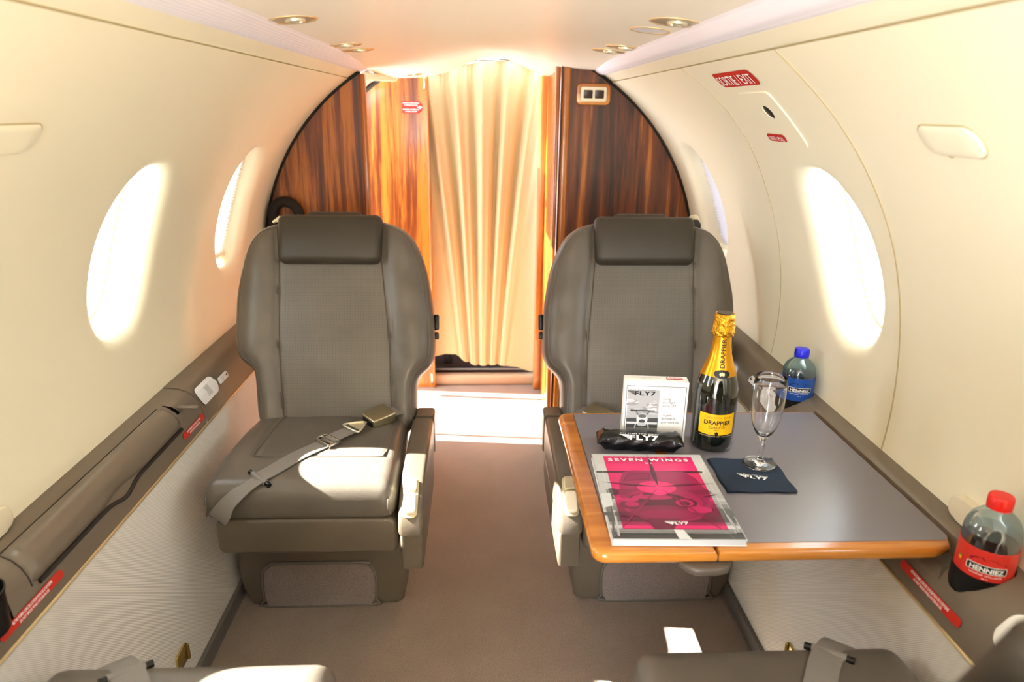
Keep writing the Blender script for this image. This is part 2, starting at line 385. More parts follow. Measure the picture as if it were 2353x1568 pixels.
# ================================================================ FUSELAGE SHELL
Z0, RR = .716, .787
YF, YA = 2.55, -2.4
S_TOP = .758
def wallpt(side, y, s, off=0.0):
    a = s / RR; r = RR + off
    return (side * r * math.cos(a), y, Z0 + r * math.sin(a))
WINS = {-1: [2.165, 1.478, .80, .1], 1: [2.265, 1.375, .6, -.1, -.8]}
SCD, HS, HY = {-1: .264, 1: .280}, .186, .121          # window centre along the arc, half height, half width
PH, PW = .262, .205                     # patch half sizes
NS, NW = 28, 20
def hole(phi, k=1.0):
    c, s = math.cos(phi), math.sin(phi); e = 2 / 2.35
    return (HY * k * math.copysign(abs(c) ** e, c), HS * k * math.copysign(abs(s) ** e, s))
def build_wall(side):
    SC_ = SCD[side]
    mb = MB(); idx = {}
    def V(y, s, off=0.0):
        k = (round(y, 5), round(s, 5), round(off, 5))
        if k not in idx: idx[k] = len(mb.v); mb.v.append(wallpt(side, y, s, off))
        return idx[k]
    def Q(*a):
        mb.f.append(a if side < 0 else a[::-1]); mb.m.append(0)
    rows_lo = list(np.linspace(-.16, SC_ - PH, 8)); rows_m = list(np.linspace(SC_ - PH, SC_ + PH, NS + 1)); rows_hi = list(np.linspace(SC_ + PH, S_TOP, 9))
    segs = []; y = -.95 if side < 0 else YA      # aft on the left an open cargo door is added for fill light
    for c in sorted(WINS[side]): segs.append(('g', y, c - PW)); segs.append(('w', c - PW, c + PW)); y = c + PW
    segs.append(('g', y, YF))
    for typ, a, b in segs:
        ys = list(np.linspace(a, b, NW + 1 if typ == 'w' else max(2, int((b - a) / .03))))
        rr = [rows_lo, rows_hi] + ([rows_m] if typ == 'g' else [])
        for rows in rr:
            for i in range(len(ys) - 1):
                for j in range(len(rows) - 1): Q(V(ys[i], rows[j]), V(ys[i + 1], rows[j]), V(ys[i + 1], rows[j + 1]), V(ys[i], rows[j + 1]))
        if typ == 'w':
            yc = (a + b) / 2
            bd = [(ys[i], rows_m[0]) for i in range(NW)] + [(ys[-1], rows_m[j]) for j in range(NS)] + [(ys[i], rows_m[-1]) for i in range(NW, 0, -1)] + [(ys[0], rows_m[j]) for j in range(NS, 0, -1)]
            Rf = .036
            ts = [0, .25, .5, .62, .72, .8, .87, .92, .96, .985, 1.0]; rings = []
            for t in ts:
                ring = []
                for (py, ps) in bd:
                    phi = math.atan2((ps - SC_) / PH, (py - yc) / PW); hy, hs = hole(phi)
                    qy = py + (yc + hy - py) * t; qs = ps + (SC_ + hs - ps) * t
                    d = math.hypot(qy - yc - hy, qs - SC_ - hs); off = 0.0
                    if d < Rf: off = Rf - math.sqrt(max(0, Rf * Rf - (Rf - d) ** 2))
                    if t == 0: ring.append(V(py, ps))
                    else: ring.append(V(qy, qs, off * .8))
                rings.append(ring)
            for k, off in ((.965, .052), (.95, .075), (.94, .095)):
                ring = []
                for (py, ps) in bd:
                    phi = math.atan2((ps - SC_) / PH, (py - yc) / PW); hy, hs = hole(phi, k); ring.append(V(yc + hy, SC_ + hs, off))
                rings.append(ring)
            for r0, r1 in zip(rings, rings[1:]):
                for k in range(len(bd)):
                    m = (k + 1) % len(bd); Q(r0[k], r0[m], r1[m], r1[k])
    return mb
wl = struct(build_wall(-1), 'wall_left', CREAM, sharp=60); wr = struct(build_wall(1), 'wall_right', CREAM, sharp=60)

def win(side, yc, n, blind):
    SC_ = SCD[side]
    e = empty('window_%d' % n, wallpt(side, yc, SC_, .09)); tag(e, kind='structure')
    inv = Matrix.Translation(e.location).inverted(); K = 56; mb = MB()
    offs = [(.945, .088), (.935, .082), (.92, .082), (.912, .088), (.912, .11)]
    for k, off in offs:
        for i in range(K): hy, hs = hole(2 * PI * i / K, k); mb.v.append(tuple(inv @ Vector(wallpt(side, yc + hy, SC_ + hs, off))))
    for r in range(len(offs) - 1):
        for i in range(K): mb.f.append((r * K + i, r * K + (i + 1) % K, (r + 1) * K + (i + 1) % K, (r + 1) * K + i)); mb.m.append(0)
    mb.build('window_frame', IVORY, e)
    g = MB()
    for r in range(5):
        for i in range(K):
            hy, hs = hole(2 * PI * i / K, .925 * (1 - r * .22)); g.v.append(tuple(inv @ Vector(wallpt(side, yc + hy, SC_ + hs, .1))))
    for r in range(4):
        for i in range(K): g.f.append((r * K + i, r * K + (i + 1) % K, (r + 1) * K + (i + 1) % K, (r + 1) * K + i)); g.m.append(0)
    g.f.append(tuple(range(4 * K, 5 * K))); g.m.append(0); g.build('pane', PANE, e)
    p = wallpt(side, yc, SC_, .16); nn = Vector((-side * math.cos(SC_ / RR), 0, -math.sin(SC_ / RR)))
    portal('daylight_portal', p, nn, HY * 2.2, HS * 2.2)
k = 1
for sd in (-1, 1):
    for y in WINS[sd]: win(sd, y, k, False); k += 1

def blind(side, yc, label, m):
    SC_ = SCD[side]
    b = MB(); ns = 76; n = 0; lo, hi = SC_ - HS * .90, SC_ + HS * .97; rows = []
    for i in range(ns + 1):
        s = lo + (hi - lo) * i / ns; q = min(1, abs((s - SC_) / (HS * 1.02))); w = HY * .985 * (1 - q ** 2.35) ** (1 / 2.35)
        off = .052 + (.0075 if i % 2 else -.0075); row = []
        for j in range(9): row.append(len(b.v)); b.v.append(wallpt(side, yc - w + 2 * w * j / 8, s, off))
        rows.append(row)
    for a, c in zip(rows, rows[1:]):
        for j in range(8): b.f.append((a[j], a[j + 1], c[j + 1], c[j])); b.m.append(0)
    o = tag(b.build('pleated_blind', m, sharp=5), label, 'window blind', 'drawn pleated blinds')
    r = MB(); r.add(*tube([wallpt(side, yc - .075 + .15 * i / 8, lo + .004, .045) for i in range(9)], .009, 8)); r.build('bottom_rail', CREAM, o)
blind(-1, 2.165, 'white pleated blind drawn over the oval window beside the left front seat', BLINDW)
blind(1, 2.265, 'pale lilac pleated blind drawn over the oval window behind the champagne bottle seat', BLIND)

# cove panels between wall seam and light strip, and the strips
def sweep(sec, ys, mb=None, flip=False, mi=0):
    mb = mb or MB(); n = len(sec); b = len(mb.v)
    for y in ys:
        for x, z in sec: mb.v.append((x, y, z))
    for i in range(len(ys) - 1):
        for j in range(n - 1):
            f = (b + i * n + j, b + i * n + j + 1, b + (i + 1) * n + j + 1, b + (i + 1) * n + j); mb.f.append(f[::-1] if flip else f); mb.m.append(mi)
    return mb
def arc(s):
    return (RR * math.cos(s / RR), Z0 + RR * math.sin(s / RR))
for sd, nm in ((-1, 'left'), (1, 'right')):
    x1, z1 = arc(S_TOP)
    sec = [(sd * (x1 + .020), z1 - .012), (sd * (x1 + .006), z1 + .001), (sd * (x1 - .001), z1 + .004), (sd * (.434), 1.374), (sd * .422, 1.383), (sd * .414, 1.3865), (sd * .408, 1.40)]
    mb = sweep(sec, [YA, 0, 1, 2, YF + .02 if sd > 0 else 3.05], flip=sd > 0)
    tr_ = struct(mb, 'trim_%d' % (1 if sd < 0 else 2), CREAM, sharp=50)
    MB().add(*tube([(sd * (x1 - .0005), y, z1 + .001) for y in (YA, 0, 1.2, YF)], .0014, 6)).build('seam_groove', mat('seam_olive', '#a8966a', .6), tr_)
    ye = 3.0 if sd < 0 else 2.60
    sec = [(sd * .417, 1.400), (sd * .416, 1.384), (sd * .405, 1.3855), (sd * .393, 1.3925), (sd * .379, 1.4055), (sd * .374, 1.425)]
    ys = [YA] + list(np.linspace(0, ye, 30)); mb = MB(); n = len(sec)
    for y in ys + [ye + .02, ye + .033, ye + .038]:
        tt = max(0, (y - ye) / .038)
        for x, z in sec: mb.v.append((x + (sd * .395 - x) * tt ** 2 * .8, y, z + (1.41 - z) * tt ** 2))
    m_ = len(ys) + 3
    for i in range(m_ - 1):
        for j in range(n - 1):
            f = (i * n + j, i * n + j + 1, (i + 1) * n + j + 1, (i + 1) * n + j); mb.f.append(f[::-1] if sd > 0 else f); mb.m.append(0)
    struct(mb, 'trim_%d' % (3 if sd < 0 else 4), STRIP2, sharp=50)

# ceiling: level in the cabin, swelling into a wave at its front lip
def ceil_z(x, y):
    flat = 1.437 - .25 * x * x * .6
    t = max(0, min(1, (y - 1.9) / 1.15)); t = t * t * (3 - 2 * t)
    wave = 1.384 + .086 * math.exp(-((x - .05) / .175) ** 2)
    wave = min(wave, 1.47)
    return flat * (1 - t) + wave * t
mb = MB(); xs = list(np.linspace(-.392, .392, 61)); ys = [YA, -1, 0] + list(np.linspace(.3, 3.05, 80)); nx = len(xs)
for y in ys:
    for x in xs: mb.v.append((x, y, ceil_z(x, y)))
for k_, (dy, dz) in enumerate(((.006, .003), (.008, .012), (.008, .06))):
    for x in xs: mb.v.append((x, 3.05 + dy, ceil_z(x, 3.05) + dz))
for i in range(len(ys) + 2):
    for j in range(nx - 1): mb.f.append((i * nx + j, (i + 1) * nx + j, (i + 1) * nx + j + 1, i * nx + j + 1)); mb.m.append(0)
struct(mb, 'ceiling', CEIL, sharp=50)

# floor, side panels below the ledges, kick strips
mb = MB(); mb.add([(-.70, YA, 0), (.73, YA, 0), (.73, 3.30, 0), (-.70, 3.30, 0)], [(0, 1, 2, 3)]); struct(mb, 'floor', CARPET)
for sd, xf, xt, zt, fm in ((-1, .655, .683, .515, FABL), (1, .675, .686, .54, FABR)):
    mb = MB(); sec = [(sd * xf, 0.0), (sd * (xf + .006), .1), (sd * (xt - .006), zt - .12), (sd * xt, zt)]
    sweep(sec, list(np.linspace(-.95 if sd < 0 else YA, 2.54, 24)), mb, flip=sd < 0)
    o = struct(mb, 'wall_lower_' + ('left' if sd < 0 else 'right'), fm)
    mb = MB(); mb.add(*box((sd * (xf - .003), .8, .022), (.012, 3.4, .045), .002)); struct(mb, 'baseboard_' + ('left' if sd < 0 else 'right'), GREYB)
    mb = MB(); mb.add(*tube([(sd * (xt - .001), y, zt + .001) for y in np.linspace(-.9, 2.5, 12)], .0032, 8)); struct(mb, 'trim_%d' % (5 if sd < 0 else 6), GOLD)
# aft end, behind the viewpoint; its open cargo door is added for fill light
mb = MB(); pts = [(RR * math.cos(a), YA, Z0 + RR * math.sin(a)) for a in np.linspace(-1.1, PI + 1.1, 40)]; mb.add(pts, [tuple(range(40))]); struct(mb, 'wall_rear', CREAM)
portal('added_opening_portal', (-.86, -1.65, .85), (1, 0, 0), 1.4, 1.4)
dl = bpy.data.lights.new('aft_fill_light', 'AREA'); dl.shape = 'RECTANGLE'; dl.size = 1.3; dl.size_y = 1.2; dl.energy = 44; dl.color = (.93, .96, 1)  # unseen area lamp added as fill, set in the aft opening
dlo = bpy.data.objects.new('aft_fill_light', dl); C.objects.link(dlo); dlo.location = (-.84, -1.65, .9); dlo.rotation_euler = Vector((.75, .66, -.1)).to_track_quat('-Z', 'Y').to_euler()
portal('entry_door_portal', (-.86, 2.83, .8), (1, 0, 0), .55, 1.6)

# ================================================================ LEDGES
def arclen_pt(prof, u):
    for (a, b) in zip(prof, prof[1:]):
        d = math.hypot(b[0] - a[0], b[1] - a[1])
        if u <= d: t = u / d; return (a[0] + (b[0] - a[0]) * t, a[1] + (b[1] - a[1]) * t, (b[1] - a[1]) / d, -(b[0] - a[0]) / d)
        u -= d
    return (b[0], b[1], 0, 1)
PL = [(.788, .611), (.765, .6105), (.742, .608), (.723, .601), (.709, .590), (.700, .577), (.694, .560), (.688, .540), (.683, .517)]
PR = [(.788, .645), (.770, .6435), (.752, .641), (.738, .634), (.723, .624), (.709, .610), (.700, .592), (.692, .568), (.686, .542)]
PT = [(.788, .645), (.770, .6435), (.752, .641), (.7465, .638), (.7435, .630), (.742, .606), (.713, .603), (.7005, .592), (.686, .542)]
def solid_sweep(prof_y, sd, depth=.05):
    """closed solid ledge: profile along y, with an underside"""
    mb = MB(); first = prof_y[0][1]; n = len(first) + 2
    for y, pr in prof_y:
        for x, z in pr: mb.v.append((sd * x, y, z))
        x, z = pr[-1]; mb.v.append((sd * (x + .02), y, z - .0)); mb.v.append((sd * .795, y, pr[0][1] - .07))
    for i in range(len(prof_y) - 1):
        for j in range(n): mb.f.append((i * n + j, i * n + (j + 1) % n, (i + 1) * n + (j + 1) % n, (i + 1) * n + j)); mb.m.append(0)
    mb.f.append(tuple(range(n))); b = (len(prof_y) - 1) * n; mb.f.append(tuple(range(b, b + n))[::-1]); mb.m += [0, 0]
    return mb
def cut(o, cutters):
    """subtract cutter meshes; result is baked into the mesh"""
    for cmb in cutters:
        c = cmb.build('cutter', BLACK, smooth=False, weld=1e-6)
        md = o.modifiers.new('b', 'BOOLEAN'); md.operation = 'DIFFERENCE'; md.object = c; md.solver = 'EXACT'
        dg = bpy.context.evaluated_depsgraph_get(); dg.update()
        me = bpy.data.meshes.new_from_object(o.evaluated_get(dg)); o.modifiers.remove(md); old = o.data; o.data = me
        bpy.data.objects.remove(c)
    me = o.data; me.polygons.foreach_set('use_smooth', [True] * len(me.polygons)); me.set_sharp_from_angle(angle=math.radians(30))
    return o
def cyl(c, r, z0, z1, n=40): return MB().add(*lathe([(r, z0), (r, z1)], n, (c[0], c[1], 0), True))
# left, aft piece with lid, cup holder and slot; forward piece carries the placards
aft = [(y, PL) for y in [-.95, 0, .6, 1.0, 1.4, 1.56, 1.611]]
lo = solid_sweep(aft, -1).build('side_ledge', [TAUPE, BLACK], weld=1e-6, sharp=30)
cut(lo, [cyl((-.722, .845), .044, .54, .7), MB().add(*prism([(-.742 + .068 * t, 1.515 + .010 * math.sin(PI * t)) for t in np.linspace(0, 1, 12)] + [(-.742 + .068 * t, 1.515 - .004 * math.sin(PI * t)) for t in np.linspace(1, 0, 12)][1:-1], .585, .7))])
tag(lo, 'long taupe moulded ledge under the left windows with a closed lid and red placards', 'ledge')
cup = MB(); cup.add(*lathe([(.0445, .609), (.0445, .612), (.0425, .6125), (.0420, .60), (.041, .548), (.0, .546)], 40, (-.722, .845, 0))); cup.build('cup_holder', BLACK, lo)
slotlip = MB(); slotlip.add(*prism(rrect(.05, .012, .006, 5, -.690, 1.532), .592, .5985, .0015)); slotlip.build('finger_catch', TAUPE, lo, sharp=50)
# lid: a long bulged cover on the top of the ledge
def ledge_uv(prof, sd, y, u, off=0.0):
    x, z, nx, nz = arclen_pt(prof, u); nrm = math.hypot(nx, nz)
    # outward normal of the profile (towards the cabin and up)
    n = (-nz, nx) if False else (nx, nz)
    ox, oz = (-(abs(n[0]))), abs(n[1])
    return (sd * (x + ox * off), y, z + oz * off)
mb = MB(); U0, U1 = .046, .117; ya, yb_ = .945, 1.492; nu, nv = 16, 60; rows = []
for i in range(nv + 1):
    t = i / nv; y = ya + (yb_ - ya) * t; row = []
    for j in range(nu + 1):
        q = j / nu; u = U0 + (U1 - U0) * q
        ee = min(q / .06, (1 - q) / .12, t / .012, (1 - t) / .02, 1); dome = math.sqrt(max(0, 1 - (1 - ee) ** 2))
        scal = 0.010 * math.exp(-((t - .5) / .10) ** 2) * max(0, q - .6) / .4
        h = .0012 + dome * (.0045 + .007 * math.sin(PI * min(1, q * 1.05)) ** .7) - scal
        skew = (.018 * (1 - q) if t > .5 else -.0) * (1 if t > .5 else 1)
        row.append(len(mb.v)); mb.v.append(ledge_uv(PL, -1, y + (q * -.012 if t < .5 else 0), u, h if ee > 0 else -.002))
    rows.append(row)
for a, b in zip(rows, rows[1:]):
    for j in range(nu): mb.f.append((a[j], a[j + 1], b[j + 1], b[j])); mb.m.append(0)
lid = mb.build('table_lid', TAUPE, lo, sharp=60)
g = MB()
pth = [ledge_uv(PL, -1, ya + (yb_ - ya) * t, U1 + .003 + .012 * math.exp(-((t - .5) / .07) ** 2), .0012) for t in np.linspace(0, 1.0, 50)]
g.add(*tube(pth, .0042, 8)); 
g.add(*tube([ledge_uv(PL, -1, y, U0 - .001, .0) for y in np.linspace(ya, yb_, 20)], .0013, 6))
g.add(*tube([ledge_uv(PL, -1, ya - .002 - .012 * q, U0 + (U1 - U0) * q, .0) for q in np.linspace(0, 1, 12)], .0014, 6)); g.build('lid_gap', TAUPE_D, lo)
fo = solid_sweep([(y, [(x - .001, z + .001) for x, z in PL]) for y in [1.615, 1.8, 2.2, 2.545]], -1).build('ledge_end_piece', TAUPE, weld=1e-6, sharp=30)
tag(fo, 'short taupe ledge section beside the left front seat carrying two white placards', 'ledge')
# right: recessed pocket for the folding table, cup holders
ysr = [(y, PR) for y in (YA, 0, .5, .80, .87)] + [(y, PT) for y in (.885, 1.0, 1.2, 1.40)] + [(y, PR) for y in (1.415, 1.5, 1.603)]
ro = solid_sweep(ysr, 1).build('side_ledge', [TAUPE, BLACK], weld=1e-6, sharp=30)
RB, BB = (.7425, .843), (.743, 1.495)
cut(ro, [cyl(RB, .040, .598, .7), cyl(BB, .039, .598, .7)])
tag(ro, 'long taupe moulded ledge under the right windows holding the two water bottles', 'ledge')
for i, c in enumerate((RB, BB)): MB().add(*lathe([(.0402, .6), (.0402, .635), (.0392, .635), (.0385, .5995), (0, .599)], 40, (c[0], c[1], 0))).build('cup_holder', BLACK, ro)
rf_ = solid_sweep([(y, [(max(x - .001, xm), z + .001) for x, z in PR]) for y, xm in [(1.607, 0), (1.755, 0), (1.79, .712), (2.2, .712), (2.545, .712)]], 1).build('ledge_end_piece', TAUPE, weld=1e-6, sharp=30)
tag(rf_, 'short taupe ledge section behind the champagne bottle beside the right front seat', 'ledge')
# outlet button panel on the right ledge
op = empty('call_panel', (.715, .722, .625), 'white oval control plate with a black button below the red bottle', 'switch plate')
def onledge(prof, sd, yc, uc, ax=(1, 0)):
    """map local (a along ledge surface towards the aisle, b along +y, c up) to world"""
    def m(v): return ledge_uv(prof, sd, yc + v[1], uc + v[0], v[2])
    return m
iv = Matrix.Translation(op.location).inverted()
m_ = onledge(PR, 1, .724, .086); MB().add([iv @ Vector(m_(v)) for v in prism(rrect(.062, .052, .022, 8), .0012, .005, .0015)[0]], prism(rrect(.062, .052, .022, 8), .0012, .005, .0015)[1]).build('plate', mat('white_plastic', '#f2f1ea', .25), op)
bt = lathe([(0, .009), (.004, .009), (.0065, .0075), (.0075, .004), (.0085, .0038)], 24, (-.006, .004, 0)); MB().add([iv @ Vector(m_(v)) for v in bt[0]], bt[1]).build('button', BLACK, op)

# ---- placards
def flat_item(name, polyf, mapf, m, parent=None, label=None, cat=None, group=None, z=.0008, th=.0006):
    v, f = prism(polyf, z, z + th); mb = MB(); mb.add([mapf(p) for p in v], f); o = mb.build(name, m, parent, smooth=False)
    if label: tag(o, label, cat, group)
    return o
def subdiv_poly(poly, step=.01):
    out = []
    for a, b in zip(poly, poly[1:] + poly[:1]):
        n = max(1, int(math.hypot(b[0] - a[0], b[1] - a[1]) / step))
        for i in range(n): out.append((a[0] + (b[0] - a[0]) * i / n, a[1] + (b[1] - a[1]) * i / n))
    return out
def grid_item(w, h, r, mapf, z, nx=12, ny=12):
    """rounded plate drawn as a grid so that it follows a curved surface"""
    vs = []; fs = []
    for i in range(ny + 1):
        v = -h / 2 + h * i / ny; e = max(0, abs(v) - (h / 2 - r)); hw = w / 2 - r + math.sqrt(max(0, r * r - e * e))
        for j in range(nx + 1): vs.append(mapf((-hw + 2 * hw * j / nx, v, z)))
    for i in range(ny):
        for j in range(nx): k = i * (nx + 1) + j; fs.append((k, k + 1, k + nx + 2, k + nx + 1))
    return vs, fs
def text_on(parent, s, size, mapf, m, ox=0, oy=0, z=.0022, rot=0.0, bold=.0, sx=1.0, name='lettering', space=1.0, align='CENTER'):
    v, f = text2d(s, size, bold, sx, space, align); c, sn = math.cos(rot), math.sin(rot)
    pts = [(ox + a * c - b * sn, oy + a * sn + b * c) for a, b, _ in v]
    return MB().add([mapf((a, b, z)) for a, b in pts], f).build(name, m, parent, smooth=False)
# red no-smoking placards on the ledge faces: u along the face (y direction), w across it
def face_map(prof, sd, yc, uc, flip=1):
    return lambda v: ledge_uv(prof, sd, yc + v[0] * flip, uc + v[1] * 1.0, v[2])
def smoke_placard(prof, sd, yc, uc, L, label):
    fl = 1 if sd < 0 else -1
    mp = lambda v: ledge_uv(prof, sd, yc + fl * v[0], uc - v[1], v[2] + .0008)
    o = MB().add(*grid_item(L, .0145, .006, mp, .0010, 24, 8)).build('warning_placard', RED, smooth=False); tag(o, label, 'placard', 'red no-smoking placards on the ledges')
    text_on(o, 'NE PAS FUMER LORS DE L\'UTILISATION DE L\'OXYGENE', .0062, mp, WHITEINK, 0, .0030, .0016, 0, .02, .62 * L / .15 * 1.0)
    text_on(o, 'DO NOT SMOKE WHILE OXYGEN IN USE', .0062, mp, WHITEINK, 0, -.0036, .0016, 0, .02, .62 * L / .15 * 1.0)
smoke_placard(PL, -1, 1.545, .138, .125, 'small red placard on the left ledge face close to the forward seam')
smoke_placard(PL, -1, .915, .138, .155, 'long red placard on the left ledge face below the cup holder')
smoke_placard(PR, 1, .872, .134, .150, 'red placard on the right ledge face beside the red-labelled water bottle')
def white_placards(prof, sd, y0, uc):
    mp = lambda v: ledge_uv(prof, sd, y0 + (v[1]), uc + (v[0] if sd < 0 else -v[0]), v[2] + .0032)
    side = 'left' if sd < 0 else 'right'
    o = MB().add(*grid_item(.046, .116, .020, mp, .0010, 10, 20)).build('instruction_placard', PLAC, smooth=False)
    tag(o, 'large rounded white placard of fine print on the %s ledge' % side, 'placard')
    for k_ in range(11):
        r = random.Random(k_ + 3); ln = ['seat belt fastened for taxi', 'life vest is under the seat', 'oxygen mask pull down', 'see safety card in pocket', 'exit open door outward'][k_ % 5]
        text_on(o, '-' * (20 - (k_ * 5) % 7), .0055, mp, GREYINK, -.012 + .0024 * k_, .0, .0016, PI / 2, .01, .8)
    o2 = MB().add(*grid_item(.017, .068, .007, mp2 := (lambda v: mp((v[0] + .006, v[1] + .100, v[2]))), .0010, 8, 16)).build('arrow_placard', PLAC, smooth=False)
    tag(o2, 'small narrow white placard with a black arrow on the %s ledge' % side, 'placard')
    for k_ in range(3): text_on(o2, '-' * (12 - k_), .0055, mp2, GREYINK, -.004 + .004 * k_, -.006, .0016, PI / 2, .01, .8)
    ar = [(-.003, .022), (.003, .022), (.003, .019), (.0012, .019), (.0012, .013), (-.0012, .013), (-.0012, .019), (-.003, .019)]
    ar = [(.0, .030), (.0045, .0235), (.0015, .0235), (.0015, .018), (-.0015, .018), (-.0015, .0235), (-.0045, .0235)]
    v, f = prism(ar, .0016, .0018); MB().add([mp2(p) for p in v], f).build('arrow', BLACKINK, o2, smooth=False)
white_placards(PL, -1, 1.678, .098)
white_placards(PR, 1, 1.544, .100)

# ---- right wall: hatch seams, EXIT sign, handle cover
def wmap(side, yc, sc):
    return lambda v: wallpt(side, yc - side * v[0], sc + v[1], -v[2])
def wcurve(side, pts, r, name, m, parent=None, off=0.0):
    return MB().add(*tube([wallpt(side, y, s, off) for y, s in pts], r, 6)).build(name, m, parent)
hs = smoothpath([(1.135, .757, 0), (1.143, .70, 0), (1.146, .60, 0), (1.153, .49, 0), (1.163, .36, 0), (1.177, .25, 0), (1.192, .1, 0), (1.198, -.085, 0)], 6)
seam_m = mat('panel_seam', '#bfae86', .6)
hat = MB(); hat.add(*tube([wallpt(1, p.x, p.y, .0005) for p in hs], .0022, 6))
hs2 = smoothpath([(1.665, .757, 0), (1.64, .64, 0), (1.653, .52, 0), (1.688, .40, 0), (1.713, .245, 0), (1.735, .076, 0), (1.751, -.085, 0)], 6)
hat.add(*tube([wallpt(1, p.x, p.y, .0005) for p in hs2], .0018, 6)); tag(hat.build('trim_7', seam_m), kind='structure')
mp = wmap(1, 1.418, .707); o = MB().add(*grid_item(.205, .040, .012, mp, .0015, 20, 10)).build('exit_sign', RED, smooth=False)
tag(o, 'red SORTIE / EXIT sign on the cream hatch panel, upper right wall', 'sign')
text_on(o, 'SORTIE / EXIT', .036, mp, WHITEINK, 0, -.001, .003, 0, .004, .84)
ec = empty('hatch_handle_cover', wallpt(1, 1.40, .60), 'cream rectangular cover with a dark finger hole below the exit sign', 'handle cover'); iv = Matrix.Translation(ec.location).inverted()
mp = wmap(1, 1.40, .60); out = rrect(.150, .136, .012, 5); inn = [(.004 + .018 * math.cos(a), .018 + .017 * math.sin(a)) for a in [2 * PI * (i + .5) / 24 for i in range(24)]]
mb = MB()
def ringmesh(outer, inner, z, mapf):
    n = len(outer); vs = [mapf((p[0], p[1], z)) for p in outer]
    inn2 = []
    for p in outer:
        a = math.atan2(p[1] - .018, p[0] - .004); inn2.append((.004 + .018 * math.cos(a), .018 + .017 * math.sin(a)))
    K = 6; vs = []
    for k in range(K + 1):
        t = k / K
        for p, q in zip(outer, inn2): vs.append(mapf((p[0] + (q[0] - p[0]) * t, p[1] + (q[1] - p[1]) * t, z)))
    for p in inn2: vs.append(mapf((p[0], p[1], .0004)))
    for p in outer: vs.append(mapf((p[0] * 1.012, p[1] * 1.012, -.001)))
    fs = []
    for k in range(K + 1):
        for i in range(n): j = (i + 1) % n; fs.append((k * n + i, k * n + j, (k + 1) * n + j, (k + 1) * n + i))
    b = (K + 2) * n
    for i in range(n): j = (i + 1) % n; fs.append((b + i, b + j, j, i))
    return vs, fs
v, f = ringmesh(subdiv_poly(out, .012), inn, .0025, lambda p: iv @ Vector(mp(p))); mb.add(v, f); mb.build('cover_plate', CREAM, ec, sharp=40)
el = [(.004 + .0185 * math.cos(a), .018 + .0175 * math.sin(a)) for a in np.linspace(0, 2 * PI, 25)[:-1]]
v, f = prism(el, .0004, .0008); MB().add([iv @ Vector(mp(p)) for p in v], f).build('finger_hole', BLACK, ec, smooth=False)
mp = wmap(1, 1.447, .552); o = MB().add(*grid_item(.088, .0185, .006, mp, .0036, 10, 6)).build('pull_placard', RED, smooth=False)
tag(o, 'small red TIRER / PULL placard on the cream handle cover', 'sign')
text_on(o, 'TIRER / PULL', .0145, mp, WHITEINK, 0, -.001, .0046, 0, .004, .92)
# oxygen mask doors
for sd, yc, sc_, lb in ((1, .882, .573, 'cream rounded oxygen mask door set in the upper right wall panel'), (-1, .945, .555, 'cream rounded oxygen mask door set in the upper left wall panel')):
    mp = wmap(sd, yc, sc_); b = MB(); poly = subdiv_poly([(p[0] + .006 * sd * 0, p[1]) for p in rrect(.115, .046, .021, 6)], .01)
    for k_, (sc2, z) in enumerate(((1.06, -.001), (1.05, .0008), (1.0, .0035), (.97, .0042), (.6, .0045), (.2, .0045))):
        for p in poly: b.v.append(mp((p[0] * sc2, p[1] * sc2, z)))
    n = len(poly)
    for k_ in range(5):
        for i in range(n): j = (i + 1) % n; b.f.append((k_ * n + i, k_ * n + j, (k_ + 1) * n + j, (k_ + 1) * n + i)); b.m.append(0)
    b.f.append(tuple(range(5 * n, 6 * n))); b.m.append(0)
    o = tag(b.build('oxygen_mask_door', CREAM, sharp=60), lb, 'cover')
    MB().add(*grid_item(.012, .006, .003, lambda v, mp=mp: mp((v[0] - .012, v[1] - .0225, v[2])), .0042, 4, 4)).build('finger_notch', seam_m, o)
    b = MB(); b.add(*tube([mp((p[0] * 1.045, p[1] * 1.08, .0006)) for p in poly + poly[:1]], .0012, 6)); b.build('door_gap', seam_m, o)
# folding coat hooks just above the ledges
for sd, yc, sc_, lb in ((1, .935, -.052, 'cream folding coat hook low on the right wall beside the red bottle'), (-1, .985, -.085, 'cream folding coat hook low on the left wall above the ledge')):
    mp = lambda v, sd=sd, yc=yc, sc_=sc_: wallpt(sd, yc - sd * v[0], sc_ + v[1], -v[2])
    v, f = prism(subdiv_poly(rrect(.085, .040, .018, 6), .008), -.004, .016, .005, 3); mb = MB(); mb.add([mp(p) for p in v], f)
    tag(mb.build('coat_hook', IVORY, sharp=50), lb, 'hook')

# ================================================================ FRONT BULKHEADS, DOOR AREA, CURTAIN
def arch_poly(xa, xb, zb, r=RR - .004, top=1.44, n=40):
    """outline of a bulkhead piece bounded by the fuselage arch"""
    pts = []
    for i in range(n + 1):
        x = xa + (xb - xa) * i / n
        zz = Z0 + math.sqrt(max(0, r * r - x * x)); pts.append((x, min(zz, top)))
    xo = xa if abs(xa) > abs(xb) else xb
    return [(xa, zb)] + pts + [(xb, zb)] if True else pts
def xz_prism(poly, y0, y1, bev=0.0):
    return prism([(p[0], p[1]) for p in poly], 0, 1, 0, map=None)
def panel(name, poly, y0, y1, m, parent=None, bev=.0, sharp=35):
    v, f = prism(poly, y0, y1, bev); return MB().add([(a, c, b) for a, b, c in v], f).build(name, m, parent, sharp=sharp)
